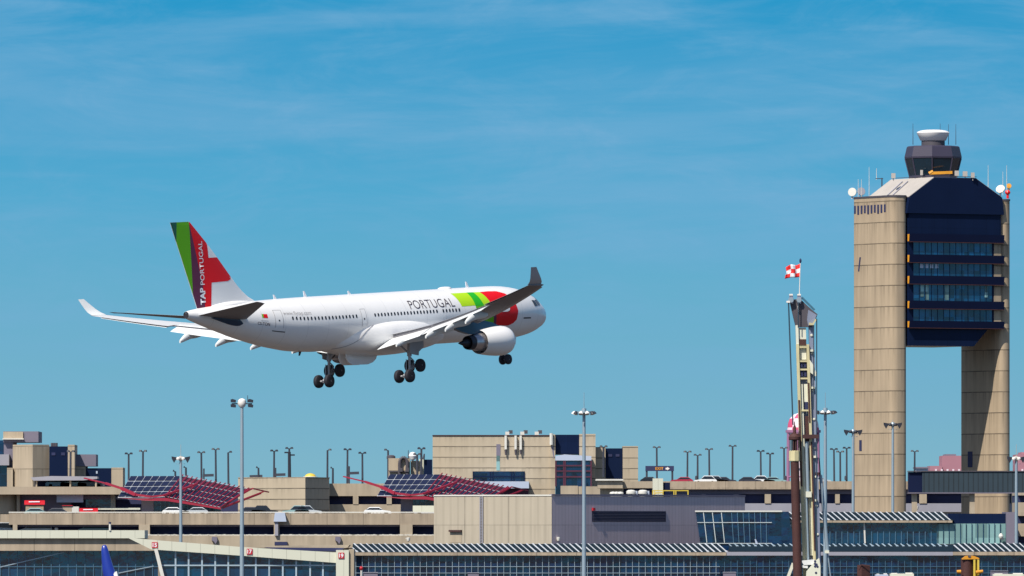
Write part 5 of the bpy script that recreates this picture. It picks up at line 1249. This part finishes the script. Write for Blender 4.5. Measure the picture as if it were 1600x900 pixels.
# yoke, legs and stays at the foot
m = MB(); m.ppoly([(1252,876),(1272,874),(1276,878),(1274,882),(1256,883)], D-.6, .5); m.ppoly([(1254,883),(1262,884),(1262,888),(1254,887)], D-.55, .4); m.build('yoke_beam', 'white_paint', rig, smooth=False)
m = MB(); m.ppoly([(1274,876),(1280,872),(1282,884),(1282,YB),(1268,YB),(1266,905),(1263,YB),(1254,YB),(1260,893)], D-.75, .35); yk = m.build('yoke_plate', 'cream_white', rig, smooth=False)
m = MB()
for x, y in ((1273.5,877),(1273.5,881),(1275.8,882),(1273.6,885),(1277.3,885.3),(1275,895)): m.lathe(R(x,y,-.76), [(.01,-.03),(.09,-.02),(.1,0)], 10, (0,1,0))
m.build('pin_hole', 'dark', yk)
m = MB(); m.bar(R(1239.5,880,-.3), R(1230,905,-.3), .25, .25); m.bar(R(1230,905,-.3), R(1226,YB,-.3), .28, .28); m.build('support_leg', 'cream_white', rig, smooth=False)
m = MB(); m.tube(R(1282,742,.8), R(1293,862,.8), .14, .16, 10); m.tube(R(1293,862,.8), R(1308,YB,.8), .06, .06, 8); m.build('back_stay', 'steel', rig)
m = MB(); m.pbox(1288.5,1295.5,860,864.5,D+.5,.5); m.build('stay_collar', 'cream_white', rig, smooth=False)
m = MB(); m.tube(R(1280,716,.6), R(1283,760,.8), .05, .05, 6); m.pbox(1274,1282,738,742,D+.2,.5); m.build('hose', 'rust_dark', rig)
m = MB(); m.box(X(1238,D), X(1298,D), D-1.5, D+4, 0, Z(YB-3,D)); m.build('base_frame', 'rig_dark', rig, smooth=False)
# flag on the mast head
s = pthing('checkered_flag', 'red and white checkered flag on a thin staff above the rig head', 'flag', 1249, D-.1, None, 461)
m = MB(); m.tube(R(1249,461.5,-.1), R(1250.6,408,-.1), .035, .03, 8); m.build('staff', 'lamp_white', s)
m = MB(); m.lathe(R(1250.7,407.5,-.1), [(.03,-.2),(.09,-.1),(.09,.1),(.02,.2)], 10); m.build('finial', 'dark', s)
m = MB(); nu, nv = 24, 9; vs = []
for j in range(nv+1):
    for i in range(nu+1):
        u, v = i/nu, j/nv
        x = 1250-u*(22.5-1.5*math.sin(v*3)+(1.5 if v > .6 else 0)); y = 412+v*20.5+u*(4.6-1.8*v)+1.6*math.sin(u*6.5+.6)*(1-v*.7)*min(1,u*4)
        vs.append(R(x, y, -.12+.22*math.sin(u*8+v*1.5)*min(1,u*3)))
fs = [(j*(nu+1)+i, j*(nu+1)+i+1, (j+1)*(nu+1)+i+1, (j+1)*(nu+1)+i) for j in range(nv) for i in range(nu)]
o0 = len(m.f); m.add(vs, fs); k = 0
for j in range(nv):
    for i in range(nu): m.m[k] = 0 if ((i*3)//nu+(j*3)//nv) % 2 == 0 else 1; k += 1
cl = m.build('cloth', ['flag_red','flag_white'], s, fix=False); md = cl.modifiers.new('thickness','SOLIDIFY'); md.thickness = .015

# ---- steel piles in the foreground
D = 845
s = pthing('steel_pile', 'plain rusty brown steel pile standing at the bottom right of the rig', 'pile', 1349, D)
m = MB(); m.prism([(X(1339.5,D),D),(X(1346,D),D-.35),(X(1359.5,D),D),(X(1359.5,D),D+1),(X(1340,D),D+1)], 0, Z(882.8,D)); m.build('pile', 'rust', s, smooth=False)
m = MB(); m.ppoly([(1339,884),(1346,881.6),(1359.6,883),(1359.6,884.2),(1346,883.4)], D-.42, .04); m.build('pile_rim', 'rust_dark', s, smooth=False)
s = pthing('steel_pile', 'brown steel pile with a bright orange and yellow clamp frame at the bottom right', 'pile', 1516, D)
m = MB(); m.lathe((X(1511,D),D+.3,0), [(.5,0),(.5,Z(873,D))], 24); m.build('pile', 'rust', s)
m = MB(); m.ppoly([(1503,872.8),(1509,868.6),(1512.5,868.2),(1512.5,871),(1517.5,871),(1518,868),(1523,869),(1530,872),(1530,873.5),(1503,874.2)], D-.3, .9); m.build('clamp_crown', 'orange_yellow', s, smooth=False)
m = MB(); m.pbox(1513.2,1517,867.8,871,D-.35,.3); m.build('crown_slot', 'rig_dark', s, smooth=False)
m = MB(); m.pbox(1521,1524,874.3,940,D-.3,.8); m.pbox(1527,1530,874.3,940,D-.3,.8); m.pbox(1524.1,1526.9,874.3,940,D+.1,.3); m.build('guide_channel', 'yellow', s, smooth=False)
m = MB(); m.tube(R(1495,893.2,-.4), R(1501.5,893.2,-.4), .13, .16, 10); m.tube(R(1525,894.5,-.6), R(1536,892.5,-.6), .16, .13, 10); m.build('lifting_lug', 'orange_yellow', s)
# white machines peeking over the bottom edge
for (x0,x1,y0,mat,lab) in ((1368,1388,897.5,'light_blue_grey','pale blue van roof at the bottom edge right of the plain pile'),(1391,1428,896.3,'cream_white','cream truck roof at the bottom edge between the two piles'),(1552,1600,897,'cream_white','cream truck roof at the bottom right corner')):
    D2 = 1100; s = pthing('service_truck', lab, 'truck', (x0+x1)/2, D2, 'service vehicles at the bottom edge')
    m = MB(); m.pbox(x0,x1,y0,CY+6.9*F/D2,D2,2.2); m.build('box_body', mat, s, smooth=False)
    m = MB(); m.pbox(x0+2,x0+(x1-x0)*.3,y0-1,y0-.02,D2+.3,1); m.pbox(x1-(x1-x0)*.35,x1-2,y0-1.6,y0-.02,D2+.4,1.1); m.build('roof_unit', 'white_trim', s, smooth=False)
    for x in (x0+4,x1-4):
        m = MB(); m.lathe((X(x,D2),D2+.1,.5), [(.3,-.2),(.5,-.2),(.5,.2),(.3,.2)], 16, (0,1,0)); m.build('wheel', 'tyre', s)
s = pthing('site_box', 'purple grey site box at the bottom edge behind the cream truck roof', 'container', 1570, 1300)
m = MB(); m.pbox(1549,1575,892.5,CY+8*F/1300,1300,3); m.build('shell', 'purple_grey', s, smooth=False)
m = MB(); m.pbox(1548.5,1575.5,891.8,892.45,1299.9,3.2); m.build('roof', 'grey', s, smooth=False)

# ---- blue wingtip of a parked aircraft, mostly below the frame
D = 900; s = pthing('parked_wing', 'royal blue upturned wingtip of a parked aircraft at the bottom left', 'aircraft wing', 170, D)
m = MB(); secs = []
for y, xl, xr in ((851.5,161.8,165),(853,159.6,166.8),(858,158.3,168.8),(866,158.4,171.2),(876,158.8,174.2),(888,159.6,178.2),(900,161,182),(908,165,188)):
    cx, w = (xl+xr)/2, (xr-xl)/2*D/F
    c = P(cx,y,D); secs.append([c+Vector((w*math.cos(2*math.pi*i/20), .8*w*math.sin(2*math.pi*i/20), 0)) for i in range(20)])
m.loft(secs); m.build('winglet', 'parked_blue', s, ang=50)
m = MB(); c0_ = P(176,904,D); m.loft([[c0_+Vector((u*16-.0, v*(1.0+u*2.2), w*(.16+.3*u)-u*.9)) for v, w in ((-1,0),(-.4,.7),(.4,.8),(1.6,0),(.4,-.6),(-.4,-.6))] for u in (0,.3,.6,1)]); m.build('wing', 'white_paint', s)
m = MB(); m.ppoly([(176,900),(179,894),(182.5,892.5),(184,900),(184,906),(176,906)], D-.35, .3); m.build('wingtip_panel', 'white_paint', s, smooth=False)
